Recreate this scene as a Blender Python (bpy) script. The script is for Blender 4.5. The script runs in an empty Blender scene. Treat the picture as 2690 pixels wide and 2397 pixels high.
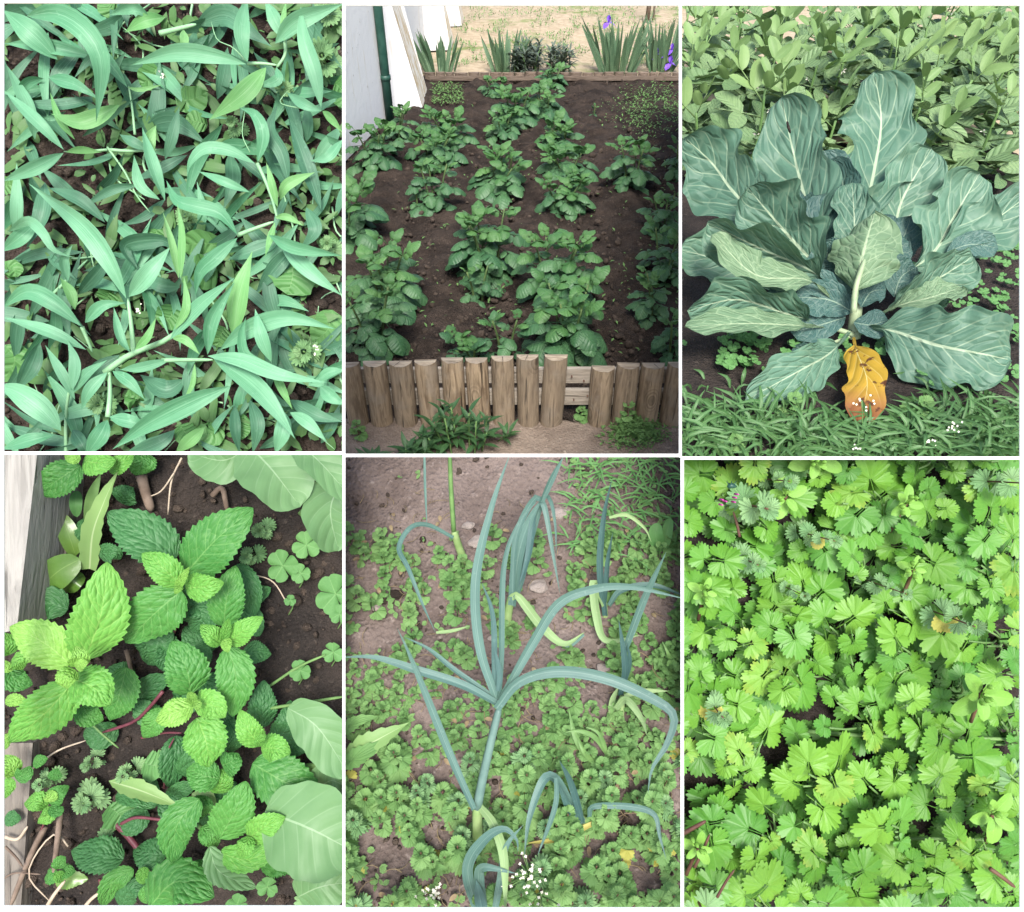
import bpy, bmesh, math, random
import numpy as np
from mathutils import Vector, Matrix, noise as mnoise
R = math.radians
sc = bpy.context.scene
col = sc.collection
# ------------------------------------------------------------------ camera
F = 1844.0; CX, CY = 1345.0, 1198.5
PITCH = R(41.8); H = 2.10
cam = bpy.data.cameras.new('camera'); camo = bpy.data.objects.new('camera', cam); col.objects.link(camo)
camo.location = (0, 0, H); camo.rotation_euler = (math.pi/2 - PITCH, 0, 0)
cam.sensor_width = 36; cam.sensor_fit = 'HORIZONTAL'; cam.lens = 36*F/2690
cam.clip_start = .05; cam.clip_end = 800
sc.camera = camo
# ------------------------------------------------------------------ sky, sun, exposure
world = bpy.data.worlds.new('World'); sc.world = world; world.use_nodes = True
wn = world.node_tree.nodes; wl = world.node_tree.links
bg = wn['Background']; sky = wn.new('ShaderNodeTexSky'); sky.sky_type = 'NISHITA'; sky.sun_disc = False
SUN_EL, SUN_AZ = R(55), R(176)          # azimuth measured from +Y towards +X: behind the camera, a little to its right
sky.sun_elevation = SUN_EL; sky.sun_rotation = SUN_AZ
sky.air_density = 1.0; sky.dust_density = 3.0; sky.ozone_density = 0.6
wl.new(sky.outputs[0], bg.inputs[0]); bg.inputs[1].default_value = 0.08
sun = bpy.data.lights.new('sun', 'SUN'); suno = bpy.data.objects.new('sun', sun); col.objects.link(suno)
sun.energy = 1.5; sun.angle = R(22); sun.color = (1, .98, .94)
sdir = Vector((math.sin(SUN_AZ)*math.cos(SUN_EL), math.cos(SUN_AZ)*math.cos(SUN_EL), math.sin(SUN_EL)))
suno.rotation_euler = sdir.to_track_quat('Z', 'Y').to_euler(); suno.location = (0, -3, 8)
vs = sc.view_settings; vs.view_transform = 'Standard'; vs.look = 'None'; vs.exposure = 1.92; vs.gamma = 1; vs.use_curve_mapping = False
sc.cycles.use_denoising = True
sc.cycles.max_bounces = 6; sc.cycles.diffuse_bounces = 3; sc.cycles.transmission_bounces = 4
# ------------------------------------------------------------------ places: six beds seen from the camera
C = Vector((0, 0, H)); FW = Vector((0, math.cos(PITCH), -math.sin(PITCH))); UP = Vector((0, math.sin(PITCH), math.cos(PITCH))); RT = Vector((1, 0, 0))
def ray(sx, sy): return FW + RT*((sx-CX)/F) + UP*((CY-sy)/F)
def W(sx, sy, d): return C + ray(sx, sy)*d
def gdepth(sy, z): return (H-z)/(math.sin(PITCH) + (sy-CY)/F*math.cos(PITCH))
RECT = {1: (9, 8, 899, 1187), 2: (907, 14, 1784, 1193), 3: (1790, 14, 2680, 1200), 4: (9, 1195, 899, 2381), 5: (906, 1201, 1789, 2386), 6: (1796, 1208, 2680, 2386)}
ZO = {1: (0, 0, .6567), 2: (900, 0, .6595), 3: (1785, 0, .662), 4: (0, 1190, .663), 5: (900, 1195, .6605), 6: (1785, 1200, .6577)}
FLAT = {1: 1.78, 4: 1.78, 6: 1.80}      # sloping raised beds that face the camera: distance of the bed's soil
Z3 = 1.04                                # terrace of the cabbage bed
Z5 = 0.27                                # leek bed, raised above the path
SL5 = 0.36; _r = ray(CX, 2400); YB5 = _r.y*(H-Z5)/-_r.z   # the leek bed climbs gently away from its near edge
ZG = {2: 0.0, 3: Z3, 5: Z5}
def S(P, zx, zy):
    o = ZO[P]; return (o[0]+zx*o[2], o[1]+zy*o[2])
def base_depth(P, zx, zy):
    if P in FLAT: return FLAT[P]
    if P == 5:
        r_ = ray(*S(5, zx, zy)); return (H-Z5+SL5*YB5)/(SL5*r_.y-r_.z)
    return gdepth(S(P, zx, zy)[1], ZG[P])
def at(P, zx, zy, h=0.0, d=None):
    """point over the soil of bed P; h metres in front of the soil, or at distance d"""
    sx, sy = S(P, zx, zy)
    if d is None: d = base_depth(P, zx, zy) - h
    return W(sx, sy, d)
def gr(P, zx, zy): return at(P, zx, zy, 0.0)
BED = Matrix((RT, UP, -FW)).transposed()    # x right, y up the slope, z towards the viewer
# ------------------------------------------------------------------ helpers
REG = []                                  # (object, bed) to be trimmed to its bed
def link(o, bed=None):
    col.objects.link(o)
    if bed: REG.append((o, bed))
    return o
def tag(o, label, cat, group=None, kind=None):
    if label: o['label'] = label
    if cat: o['category'] = cat
    if group: o['group'] = group
    if kind: o['kind'] = kind
    return o
def thing(name, label, cat, loc, group=None):
    o = bpy.data.objects.new(name, None); o.empty_display_size = .02; col.objects.link(o); o.location = loc
    return tag(o, label, cat, group)
class G:
    def __init__(s): s.v = []; s.f = []; s.uv = []
    def add(s, pts, faces, uvs):
        n = len(s.v); s.v += [tuple(p) for p in pts]; s.uv += uvs
        s.f += [tuple(i+n for i in f) for f in faces]
    def mesh(s, name, mat, smooth=True):
        me = bpy.data.meshes.new(name); me.from_pydata(s.v, [], s.f)
        lay = me.uv_layers.new(name='UVMap')
        li = np.empty(len(me.loops), dtype=np.int32); me.loops.foreach_get('vertex_index', li)
        lay.data.foreach_set('uv', np.array(s.uv, dtype=np.float32)[li].ravel())
        if smooth: me.polygons.foreach_set('use_smooth', [True]*len(me.polygons))
        if mat: me.materials.append(mat)
        me.update(); return me
    def obj(s, name, mat, parent=None, bed=None, smooth=True, origin=None):
        if parent is not None or origin is not None:
            o3 = origin if origin is not None else parent.location
            s.v = [(a-o3[0], b-o3[1], c-o3[2]) for a, b, c in s.v]
        o = bpy.data.objects.new(name, s.mesh(name, mat, smooth)); link(o, bed)
        if parent is not None: o.parent = parent
        elif origin is not None: o.location = origin
        return o
def spline(pts, n):
    """Catmull-Rom through pts, n+1 samples"""
    pts = [Vector(p) for p in pts]
    if len(pts) == 2: pts = [pts[0], (pts[0]+pts[1])/2, pts[1]]
    q = [pts[0]*2-pts[1]] + pts + [pts[-1]*2-pts[-2]]
    L = [0]
    for i in range(len(pts)-1): L.append(L[-1]+(pts[i+1]-pts[i]).length)
    out = []
    for k in range(n+1):
        s = L[-1]*k/n; i = 0
        while i < len(pts)-2 and s > L[i+1]: i += 1
        t = (s-L[i])/max(1e-9, L[i+1]-L[i])
        p0, p1, p2, p3 = q[i], q[i+1], q[i+2], q[i+3]
        out.append(.5*((2*p1)+(p2-p0)*t+(2*p0-5*p1+4*p2-p3)*t*t+(3*p1-p0-3*p2+p3)*t**3))
    return out
# outlines: half width (max 1) along the length
def lance(t): return max(0.0, math.sin(math.pi*min(1, t**.82)))**1.15
def ovate(t): return max(0.0, (max(t, 0)**.55)*(max(0, 1-t)**.62)/.465/1.0)*.93
def oval(t): return max(0.0, 1-(2*t-1)**2)**.5
def mintp(t): return max(0.0, (max(t, 0)**.55)*(max(0, 1-t)**.80)/.432)*.95
def obov(t): return max(0.0, 1-(2*t**1.35-1)**2)**.55
def strap(t): return min(1, .72+.28*t*4) * (1 if t < .45 else max(0, 1-((t-.45)/.55)**1.7))
def stemp(t): return 1-.25*t
def cab(t):
    if t < .22: return .075
    s = (t-.22)/.78
    return max(.075*(1-s), (max(0, 1-(2*s**1.15-1)**2)**.42))
def sheet(g, cen, sides, nors, width, prof, cross=4, fold=0, cup=0, ruffle=0, rf=9, serr=0, sn=14, lobe=0, seed=0, notch=0):
    n = len(cen)-1; pts = []; uvs = []; faces = []; m = cross
    rr = random.Random(seed); ph = rr.random()*6; ph2 = rr.random()*6
    for i in range(n+1):
        t = i/n; w0 = prof(t)*width/2
        for j in range(m+1):
            u = -1+2*j/m; sd = 1 if u > 0 else -1
            w = w0
            if lobe: w *= 1+lobe*(abs(u)**2)*(math.sin(t*13+ph+sd*1.7)+.6*math.sin(t*31+ph2*sd))*.6
            if serr and abs(u) > .99:
                fr = (t*sn) % 1.0
                w *= 1+serr*(fr-.5)*2
            z = fold*abs(u)*w0 + cup*u*u*w0
            if ruffle: z += ruffle*width*(abs(u)**2.2)*(math.sin(t*rf+ph+sd*1.3)+.5*math.sin(t*rf*2.3+ph2-sd))*min(1, t*5)
            pts.append(cen[i]+sides[i]*(u*w)+nors[i]*z); uvs.append((u*.5+.5, t))
    for i in range(n):
        for j in range(m):
            a = i*(m+1)+j; faces.append((a, a+1, a+m+2, a+m+1))
    g.add(pts, faces, uvs)
def frames(cen, nfun, roll=0, twist=0):
    sides = []; nors = []; n = len(cen)-1
    for i, p in enumerate(cen):
        t = (cen[min(n, i+1)]-cen[max(0, i-1)])
        if t.length < 1e-9: t = Vector((0, 0, 1))
        t.normalize(); nn = nfun(p); nn = nn-t*nn.dot(t)
        if nn.length < 1e-4: nn = t.orthogonal()
        nn.normalize(); s = t.cross(nn)
        a = roll+twist*(i/max(1, n)-.3)
        sides.append(s*math.cos(a)+nn*math.sin(a)); nors.append(nn*math.cos(a)-s*math.sin(a))
    return sides, nors
def blade(name, parent, mat, P, zp, w, prof=lance, h0=.02, h1=.06, arch=.02, roll=0, twist=0, fold=.25, cup=0, ruffle=0, rf=9, seg=14, cross=4, serr=0, sn=14, lobe=0, seed=0, d0=None, g=None):
    """a leaf whose midrib runs over the given places of bed P"""
    pts = []; n = len(zp)-1
    for i, q in enumerate(zp):
        t = i/n; h = q[2] if len(q) > 2 else h0+(h1-h0)*t+arch*4*t*(1-t)
        pts.append(at(P, q[0], q[1], h) if d0 is None else at(P, q[0], q[1], d=d0-h))
    cen = spline(pts, seg)
    sides, nors = frames(cen, lambda p: (C-p).normalized(), roll, twist)
    dm = (pts[0]-C).dot(FW); ww = w*ZO[P][2]*dm/F
    own = g is None
    if own: g = G()
    sheet(g, cen, sides, nors, ww, prof, cross, fold, cup, ruffle, rf, serr, sn, lobe, seed)
    if own: return g.obj(name, mat, parent, P)
def tube(g, pts, r0, r1=None, n=6, seg=8, prof=None):
    r1 = r0 if r1 is None else r1
    cen = spline(pts, seg); sides, nors = frames(cen, lambda p: Vector((.31, -.8, .5)).normalized())
    P_ = []; U_ = []; Fc = []
    for i, p in enumerate(cen):
        t = i/seg; r = r0+(r1-r0)*t
        if prof: r *= prof(t)
        for k in range(n):
            a = 2*math.pi*k/n; P_.append(p+sides[i]*(r*math.cos(a))+nors[i]*(r*math.sin(a))); U_.append((k/n, t))
    for i in range(seg):
        for k in range(n):
            a = i*n+k; b = i*n+(k+1) % n; Fc.append((a, b, b+n, a+n))
    Fc.append(tuple(range(n-1, -1, -1))); Fc.append(tuple(seg*n+k for k in range(n)))
    g.add(P_, Fc, U_)
def stalk(name, parent, mat, P, zp, w, h0=.02, h1=.04, d0=None, taper=.8, seg=10):
    n = len(zp)-1; pts = []
    for i, q in enumerate(zp):
        h = q[2] if len(q) > 2 else h0+(h1-h0)*i/n
        pts.append(at(P, q[0], q[1], h) if d0 is None else at(P, q[0], q[1], d=d0-h))
    r = w*.5*ZO[P][2]*(pts[0]-C).dot(FW)/F
    g = G(); tube(g, pts, r, r*taper, 7, seg, lambda t: min(1, .45+(1-t)*5)); return g.obj(name, mat, parent, P)
def lleaf(g, M, L, Wd, prof=ovate, seg=6, cross=4, fold=.15, bend=-.2, serr=0, sn=9, ruffle=0, seed=0, cup=0):
    """leaf in local space: base at origin, along +Y, face up +Z, then moved by M"""
    cen = []
    for i in range(seg+1):
        t = i/seg; cen.append(Vector((0, L*t*(1-.15*abs(bend)*t), L*bend*t*t)))
    sides = [Vector((1, 0, 0))]*(seg+1); nors = []
    for i in range(seg+1):
        t = cen[min(seg, i+1)]-cen[max(0, i-1)]; nors.append(Vector((1, 0, 0)).cross(t).normalized())
    g2 = G(); sheet(g2, cen, sides, nors, Wd, prof, cross, fold, cup, ruffle, 9, serr, sn, 0, seed)
    g.add([M @ Vector(p) for p in g2.v], g2.f, g2.uv)
def fan(g, M, Rr, span=150, lobes=3, cut=.3, teeth=13, td=.12, cupz=.1, seed=0, steps=44, wob=.03, pleat=.02):
    """rounded or wedge-shaped toothed leaf, base at origin, spreading to +Y"""
    rr = random.Random(seed); ph = [rr.random()*6 for _ in range(4)]
    rings = (.0, .38, .72, 1.0); pts = []; uvs = []; faces = []
    sp = R(span)/2
    for k, q in enumerate(rings):
        for i in range(steps+1):
            s = -1+2*i/steps; th = s*sp
            env = 1-.22*abs(s)**2
            if lobes > 1:
                c = abs(math.cos(s*lobes*math.pi/2+ (0 if lobes % 2 else math.pi/2)))
                env *= 1-cut*(1-c)**2.2
            tt = 1-td*(1-abs(math.sin(s*teeth*math.pi/2)))**1.1 if k == 3 else 1
            r = Rr*env*q*tt
            x, y = r*math.sin(th), r*math.cos(th)
            z = cupz*Rr*(q*q)*(1+.5*math.sin(th*2+ph[0])) + wob*Rr*q*math.sin(th*5+ph[1]) - .04*Rr*math.cos(s*lobes*math.pi)*q
            pts.append(M @ Vector((x, y, z))); uvs.append((.5+.5*x/Rr, y/Rr*.7+.3))
    n = steps+1
    for k in range(3):
        for i in range(steps):
            a = k*n+i
            if k == 0: faces.append((a, a+n+1, a+n))
            else: faces.append((a, a+1, a+n+1, a+n))
    g.add(pts, faces, uvs)
def rot(ax, d): return Matrix.Rotation(R(d), 4, ax)
def tr(*v): return Matrix.Translation(Vector(v[0]) if len(v) == 1 else Vector(v))
def place(name, me, M, parent=None, bed=None):
    """an object of shared mesh me; M is its world matrix"""
    o = bpy.data.objects.new(name, me); link(o, bed)
    if parent is not None:
        o.parent = parent; M = tr(-Vector(parent.location)) @ M
    o.matrix_basis = M
    return o
def basis(p, y, z, s=1):
    y = Vector(y).normalized(); z = Vector(z); z = (z-y*z.dot(y)); z = z.normalized() if z.length > 1e-5 else y.orthogonal().normalized(); x = y.cross(z)
    M = Matrix((x, y, z)).transposed().to_4x4(); M.translation = p
    return M @ Matrix.Scale(s, 4)
# ------------------------------------------------------------------ numpy noise for relief
def vnoise(x, y, seed):
    xi = np.floor(x).astype(np.int64); yi = np.floor(y).astype(np.int64); xf = x-xi; yf = y-yi
    def h(a, b):
        k = (a*374761393 + b*668265263 + seed*1442695041) & 0xffffffff
        k = ((k ^ (k >> 13))*1274126177) & 0xffffffff
        return ((k ^ (k >> 16)) & 0xffff)/65535.0
    u = xf*xf*(3-2*xf); v = yf*yf*(3-2*yf)
    return (h(xi, yi)*(1-u)+h(xi+1, yi)*u)*(1-v)+(h(xi, yi+1)*(1-u)+h(xi+1, yi+1)*u)*v
def fbm(x, y, seed=1, oct=5, gain=.55):
    a = 1; s = 0*x; t = 0
    for o in range(oct):
        s += a*vnoise(x*2**o+o*17.3, y*2**o-o*9.1, seed+o); t += a; a *= gain
    return s/t-.5
def sheet_ground(name, origin, ex, ey, nx, ny, x0, x1, y0, y1, amp, freq, mat, seed=1, bed=None, kind='structure', extra=None, skirt=0):
    ez = ex.cross(ey); xs = np.linspace(x0, x1, nx+1); ys = np.linspace(y0, y1, ny+1)
    X, Y = np.meshgrid(xs, ys); Z = amp*2*fbm(X*freq+50, Y*freq+50, seed)
    if extra is not None: Z = Z+extra(X, Y)
    pts = np.array(origin)[None, :]+X.ravel()[:, None]*np.array(ex)+Y.ravel()[:, None]*np.array(ey)+Z.ravel()[:, None]*np.array(ez)
    idx = np.arange((nx+1)*(ny+1)).reshape(ny+1, nx+1)
    fc = np.stack([idx[:-1, :-1], idx[:-1, 1:], idx[1:, 1:], idx[1:, :-1]], -1).reshape(-1, 4)
    me = bpy.data.meshes.new(name)
    me.from_pydata(pts.tolist(), [], fc.tolist()); me.polygons.foreach_set('use_smooth', [True]*len(me.polygons)); me.materials.append(mat)
    o = bpy.data.objects.new(name, me); link(o, bed)
    if kind: o['kind'] = kind
    return o
# ------------------------------------------------------------------ materials
class NT:
    def __init__(s, name):
        s.m = bpy.data.materials.new(name); s.m.use_nodes = True; s.t = s.m.node_tree; s.n = s.t.nodes; s.l = s.t.links
        s.b = s.n['Principled BSDF']; s.out = s.n['Material Output']
    def new(s, kind, **kw):
        x = s.n.new('ShaderNode'+kind)
        for k, v in kw.items(): setattr(x, k, v)
        return x
    def put(s, inp, v):
        if isinstance(v, bpy.types.NodeSocket): s.l.new(v, inp)
        else: inp.default_value = v
    def math(s, op, a, b=0.0, c=None, clamp=False):
        x = s.new('Math', operation=op, use_clamp=clamp); s.put(x.inputs[0], a); s.put(x.inputs[1], b)
        if c is not None: s.put(x.inputs[2], c)
        return x.outputs[0]
    def mix(s, f, a, b):
        x = s.new('Mix', data_type='RGBA'); s.put(x.inputs[0], f); s.put(x.inputs[6], a if isinstance(a, bpy.types.NodeSocket) else (*a, 1)); s.put(x.inputs[7], b if isinstance(b, bpy.types.NodeSocket) else (*b, 1))
        return x.outputs[2]
    def smooth(s, v, lo, hi, a=0.0, b=1.0):
        x = s.new('MapRange', interpolation_type='SMOOTHSTEP'); s.put(x.inputs[0], v)
        for i, q in enumerate((lo, hi, a, b)): x.inputs[i+1].default_value = q
        return x.outputs[0]
    def coord(s, kind='Object'): return s.new('TexCoord').outputs[kind]
    def noise(s, vec, scale, detail=4, rough=.55, dist=0):
        x = s.new('TexNoise'); s.l.new(vec, x.inputs['Vector']); x.inputs['Scale'].default_value = scale; x.inputs['Detail'].default_value = detail; x.inputs['Roughness'].default_value = rough; x.inputs['Distortion'].default_value = dist
        return x.outputs[0]
    def scalev(s, vec, v):
        x = s.new('VectorMath', operation='MULTIPLY'); s.l.new(vec, x.inputs[0]); x.inputs[1].default_value = v; return x.outputs[0]
    def vor(s, vec, scale, feat='F1'):
        x = s.new('TexVoronoi', feature=feat); s.l.new(vec, x.inputs['Vector']); x.inputs['Scale'].default_value = scale; return x.outputs[0]
    def bump(s, h, strength, dist=.01):
        x = s.new('Bump'); s.l.new(h, x.inputs['Height']); x.inputs['Strength'].default_value = strength; x.inputs['Distance'].default_value = dist
        s.l.new(x.outputs[0], s.b.inputs['Normal']); return x.outputs[0]
    def set(s, color=None, rough=.6, spec=.3):
        if color is not None: s.put(s.b.inputs['Base Color'], color if isinstance(color, bpy.types.NodeSocket) else (*color, 1))
        s.put(s.b.inputs['Roughness'], rough); s.b.inputs['Specular IOR Level'].default_value = spec
        return s.m
def leaf_mat(name, c1, c2, vein=(.5, .6, .35), mid=.05, mida=.6, lat=0, latk=.5, lata=.25, net=0, neta=.2, quilt=0, rough=.5, spec=.3, bumpd=.004, tl=.18, fanv=0, spots=None, tip=None, edge=None, streak=0, lath=.6, netv=1.7, pillow=False):
    s = NT(name); uv = s.coord('UV'); sep = s.new('SeparateXYZ'); s.l.new(uv, sep.inputs[0]); u, v = sep.outputs[0], sep.outputs[1]
    rnd = s.new('ObjectInfo').outputs['Random']; oc = s.coord('Object')
    nz = s.noise(oc, 14, 3)
    f = s.math('ADD', s.math('MULTIPLY', rnd, .75), s.math('MULTIPLY', s.math('SUBTRACT', nz, .35), .8), clamp=True)
    colr = s.mix(f, c1, c2)
    a = s.math('ABSOLUTE', s.math('SUBTRACT', s.math('MULTIPLY', u, 2), 1))
    hgt = None
    if net:
        vd = s.new('TexVoronoi', feature='DISTANCE_TO_EDGE'); cv = s.new('CombineXYZ'); s.put(cv.inputs[0], s.math('ADD', u, s.math('MULTIPLY', rnd, 7))); s.put(cv.inputs[1], s.math('MULTIPLY', s.math('SUBTRACT', v, s.math('MULTIPLY', a, .25)), netv)); s.l.new(cv.outputs[0], vd.inputs['Vector']); vd.inputs['Scale'].default_value = net
        e = s.smooth(vd.outputs[0], .0, .07, 1, 0); colr = s.mix(s.math('MULTIPLY', e, neta), colr, vein)
        if pillow:
            vp = s.new('TexVoronoi', feature='SMOOTH_F1'); s.l.new(cv.outputs[0], vp.inputs['Vector']); vp.inputs['Scale'].default_value = net; vp.inputs['Smoothness'].default_value = .25; vp.inputs['Randomness'].default_value = .8
            hgt = s.math('SUBTRACT', 1, s.math('MULTIPLY', s.math('POWER', vp.outputs[0], 2), 1.8))
        else: hgt = s.smooth(vd.outputs[0], 0, quilt or .25)
    if lat:
        x = s.math('FRACT', s.math('ADD', s.math('SUBTRACT', s.math('MULTIPLY', v, lat), s.math('MULTIPLY', a, latk*lat*.35)), s.math('MULTIPLY', s.math('GREATER_THAN', u, .5), .45)))
        x = s.math('ABSOLUTE', s.math('SUBTRACT', x, .5))
        l = s.math('MULTIPLY', s.smooth(x, .0, .07, 1, 0), s.smooth(a, .55, 1.0, 1, .1)); colr = s.mix(s.math('MULTIPLY', l, lata), colr, vein)
        lh = s.smooth(x, 0, .4); hgt = lh if hgt is None else s.math('ADD', hgt, s.math('MULTIPLY', lh, lath))
    if fanv:
        dx = s.math('SUBTRACT', u, .5); dy = s.math('SUBTRACT', v, .3); an = s.math('ARCTAN2', dx, dy)
        x = s.math('ABSOLUTE', s.math('SUBTRACT', s.math('FRACT', s.math('ADD', s.math('MULTIPLY', an, fanv/math.pi), .5)), .5)); l = s.smooth(x, 0, .1, 1, 0)
        colr = s.mix(s.math('MULTIPLY', l, lata), colr, vein); hgt = s.smooth(x, 0, .35)
    if streak:
        cs = s.new('CombineXYZ'); s.put(cs.inputs[0], s.math('ADD', s.math('MULTIPLY', u, 26), s.math('MULTIPLY', rnd, 40))); s.put(cs.inputs[1], s.math('MULTIPLY', v, 1.6)); sn_ = s.noise(cs.outputs[0], 1.0, 3, .6)
        colr = s.mix(s.math('MULTIPLY', s.smooth(sn_, .48, .72), streak), colr, vein); colr = s.mix(s.math('MULTIPLY', s.smooth(sn_, .5, .28), streak*.7), colr, tuple(x*.5 for x in c1)); hgt = sn_
        pt = s.smooth(s.noise(oc, 60, 2, .5), .66, .72); colr = s.mix(s.math('MULTIPLY', pt, streak*.5), colr, vein)
    if mida:
        wv = s.math('MULTIPLY', s.math('SUBTRACT', 1.15, v), mid); m = s.math('SUBTRACT', 1, s.math('DIVIDE', a, wv), clamp=True)
        m = s.smooth(m, 0, .5); colr = s.mix(s.math('MULTIPLY', m, mida), colr, vein)
    if tip: colr = s.mix(s.smooth(s.math('ADD', v, s.math('MULTIPLY', nz, .3)), .75, 1.1), colr, tip)
    if edge: colr = s.mix(s.smooth(s.math('ADD', s.math('MAXIMUM', a, s.math('SUBTRACT', s.math('MULTIPLY', v, 1.15), .15)), s.math('MULTIPLY', s.math('SUBTRACT', s.noise(oc, 18, 4), .5), .9)), .55, .98, 0, .9), colr, edge)
    if spots:
        sp = s.smooth(s.noise(oc, 30, 4, .6), .57, .64); colr = s.mix(sp, colr, spots)
    s.set(colr, rough, spec)
    fine = s.noise(oc, 120, 2)
    hh = s.math('MULTIPLY', fine, .15) if hgt is None else s.math('ADD', hgt, s.math('MULTIPLY', fine, .12))
    nrm = s.bump(hh, .7, bumpd)
    if tl:
        tb = s.new('BsdfTranslucent'); s.l.new(s.mix(.35, colr, (c2[0]*1.4, c2[1]*1.4, c2[2]*.6)), tb.inputs[0]); s.l.new(nrm, tb.inputs['Normal'])
        ms = s.new('MixShader'); ms.inputs[0].default_value = tl; s.l.new(s.b.outputs[0], ms.inputs[1]); s.l.new(tb.outputs[0], ms.inputs[2]); s.l.new(ms.outputs[0], s.out.inputs[0])
    return s.m
def soil_mat(name, c1, c2, c3, scale=6, bd=.02, rough=.95):
    s = NT(name); oc = s.coord('Object'); n1 = s.noise(oc, scale, 6, .65); n2 = s.noise(oc, scale*9, 4, .7); n3 = s.vor(oc, scale*22)
    c = s.mix(s.smooth(n1, .35, .68), c1, c2); c = s.mix(s.smooth(n2, .56, .74), c, c3)
    c = s.mix(s.smooth(n3, .0, .25, .55, 0), c, tuple(x*.5 for x in c1))
    s.set(c, rough, .15); h = s.math('ADD', s.math('MULTIPLY', n2, .8), s.math('MULTIPLY', n3, .6)); s.bump(h, 1, bd)
    return s.m
def plain(name, c1, c2=None, scale=20, rough=.6, spec=.3, bd=.002, stretch=None):
    s = NT(name); oc = s.coord('Object')
    if stretch: oc = s.scalev(oc, stretch)
    n = s.noise(oc, scale, 5, .6); s.set(s.mix(s.smooth(n, .3, .7), c1, c2 or c1), rough, spec); s.bump(n, .6, bd); return s.m
def wood_mat(name, c1, c2, c3, along=2):
    s = NT(name); oc = s.coord('Object'); rnd = s.new('ObjectInfo').outputs['Random']
    off = s.new('VectorMath', operation='ADD'); s.l.new(oc, off.inputs[0]); cb = s.new('CombineXYZ')
    for i in range(3): s.put(cb.inputs[i], s.math('MULTIPLY', rnd, 3.0+i))
    s.l.new(cb.outputs[0], off.inputs[1]); v = off.outputs[0]
    st = [14.0, 14.0, 14.0]; st[along] = 1.6
    sv = s.scalev(v, tuple(st)); n1 = s.noise(sv, 3.2, 6, .62, 1.2); n2 = s.noise(v, 9, 4, .6)
    st2 = [26.0, 26.0, 26.0]; st2[along] = 1.0
    n3 = s.noise(s.scalev(v, tuple(st2)), 3.5, 3, .5, .6)
    c = s.mix(s.smooth(n1, .34, .62), c1, c2); c = s.mix(s.smooth(n2, .5, .72, 0, .7), c, c3); c = s.mix(s.smooth(n3, .66, .72, 0, .9), c, tuple(x*.28 for x in c1))
    c = s.mix(s.math('MULTIPLY', rnd, .5), c, tuple(x*.58 for x in c3))
    kv = s.scalev(v, tuple(4.2 if i != along else 2.6 for i in range(3))); kd = s.vor(kv, 1.0)
    kr = s.math('FRACT', s.math('MULTIPLY', kd, 22)); c = s.mix(s.math('MULTIPLY', s.smooth(kd, .10, .26, .45, 0), s.smooth(kr, .2, .9)), c, tuple(x*.35 for x in c1)); c = s.mix(s.smooth(kd, .03, .10, .6, 0), c, tuple(x*.25 for x in c1))
    s.set(c, .8, .2); s.bump(s.math('SUBTRACT', n1, s.math('MULTIPLY', s.smooth(n3, .64, .72), .8)), 1, .006); return s.m
M = {}
M['white'] = plain('white_paint', (.86, .86, .85), (.82, .82, .81), 8, .6, .2, .0005)
M['soil'] = soil_mat('dark_soil', (.024, .0175, .014), (.058, .043, .034), (.105, .080, .063), 5, .020)
M['soil_wet'] = soil_mat('damp_soil', (.024, .020, .018), (.042, .033, .028), (.075, .060, .050), 6, .010)
M['soil_brown'] = soil_mat('brown_soil', (.105, .080, .070), (.185, .145, .128), (.27, .22, .195), 4, .012)
M['path'] = soil_mat('path_earth', (.14, .108, .085), (.24, .19, .15), (.33, .275, .22), 4, .008)
M['clod'] = soil_mat('clod', (.045, .034, .027), (.085, .064, .050), (.15, .12, .10), 12, .006)
M['stone'] = plain('stone', (.20, .16, .14), (.33, .29, .26), 12, .9, .2, .003)
M['log'] = wood_mat('weathered_log', (.140, .098, .062), (.330, .250, .165), (.265, .220, .170))
M['log_end'] = wood_mat('log_end', (.20, .155, .11), (.36, .30, .22), (.31, .26, .205), 0)
M['plank'] = wood_mat('pale_plank', (.25, .21, .165), (.40, .35, .29), (.34, .30, .25), 0)
M['rail_wood'] = wood_mat('rail_wood', (.12, .085, .062), (.22, .165, .125), (.19, .15, .12), 0)
M['potato'] = leaf_mat('potato_leaf', (.030, .095, .038), (.075, .170, .068), (.13, .23, .11), .05, .5, 6, .6, .14, 0, 0, 0, .45, .35, .0022, .12)
M['potato_top'] = leaf_mat('potato_young_leaf', (.040, .120, .036), (.085, .195, .056), (.17, .29, .11), .05, .5, 6, .6, .2, 0, 0, 0, .45, .35, .0018, .15)
M['potato_stem'] = plain('potato_stem', (.06, .105, .035), (.10, .15, .05), 30, .6)
M['iris'] = leaf_mat('iris_blade', (.040, .095, .050), (.085, .165, .085), mida=0, lat=0, streak=.5, rough=.5, tl=.1)
M['iris_flower'] = plain('iris_petal', (.13, .055, .42), (.22, .11, .58), 40, .5)
M['grey_bush'] = leaf_mat('grey_bush_leaf', (.06, .085, .06), (.13, .16, .12), mida=0, tl=.08)
M['weed_dark'] = leaf_mat('weed_leaf', (.045, .120, .035), (.085, .180, .055), (.12, .22, .09), .06, .5, tl=.12)
M['pipe'] = plain('green_pipe_paint', (.010, .050, .036), (.028, .085, .062), 12, .45, .4)
M['nettle'] = leaf_mat('nettle_leaf', (.098, .212, .062), (.178, .312, .106), (.20, .33, .13), .04, .3, fanv=7, lata=.25, rough=.6, spec=.2, bumpd=.0010, tl=.18)
M['nettle_yellow'] = leaf_mat('yellowed_leaf', (.30, .30, .05), (.42, .40, .10), (.4, .42, .15), mida=0, rough=.6, tl=.15)
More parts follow.
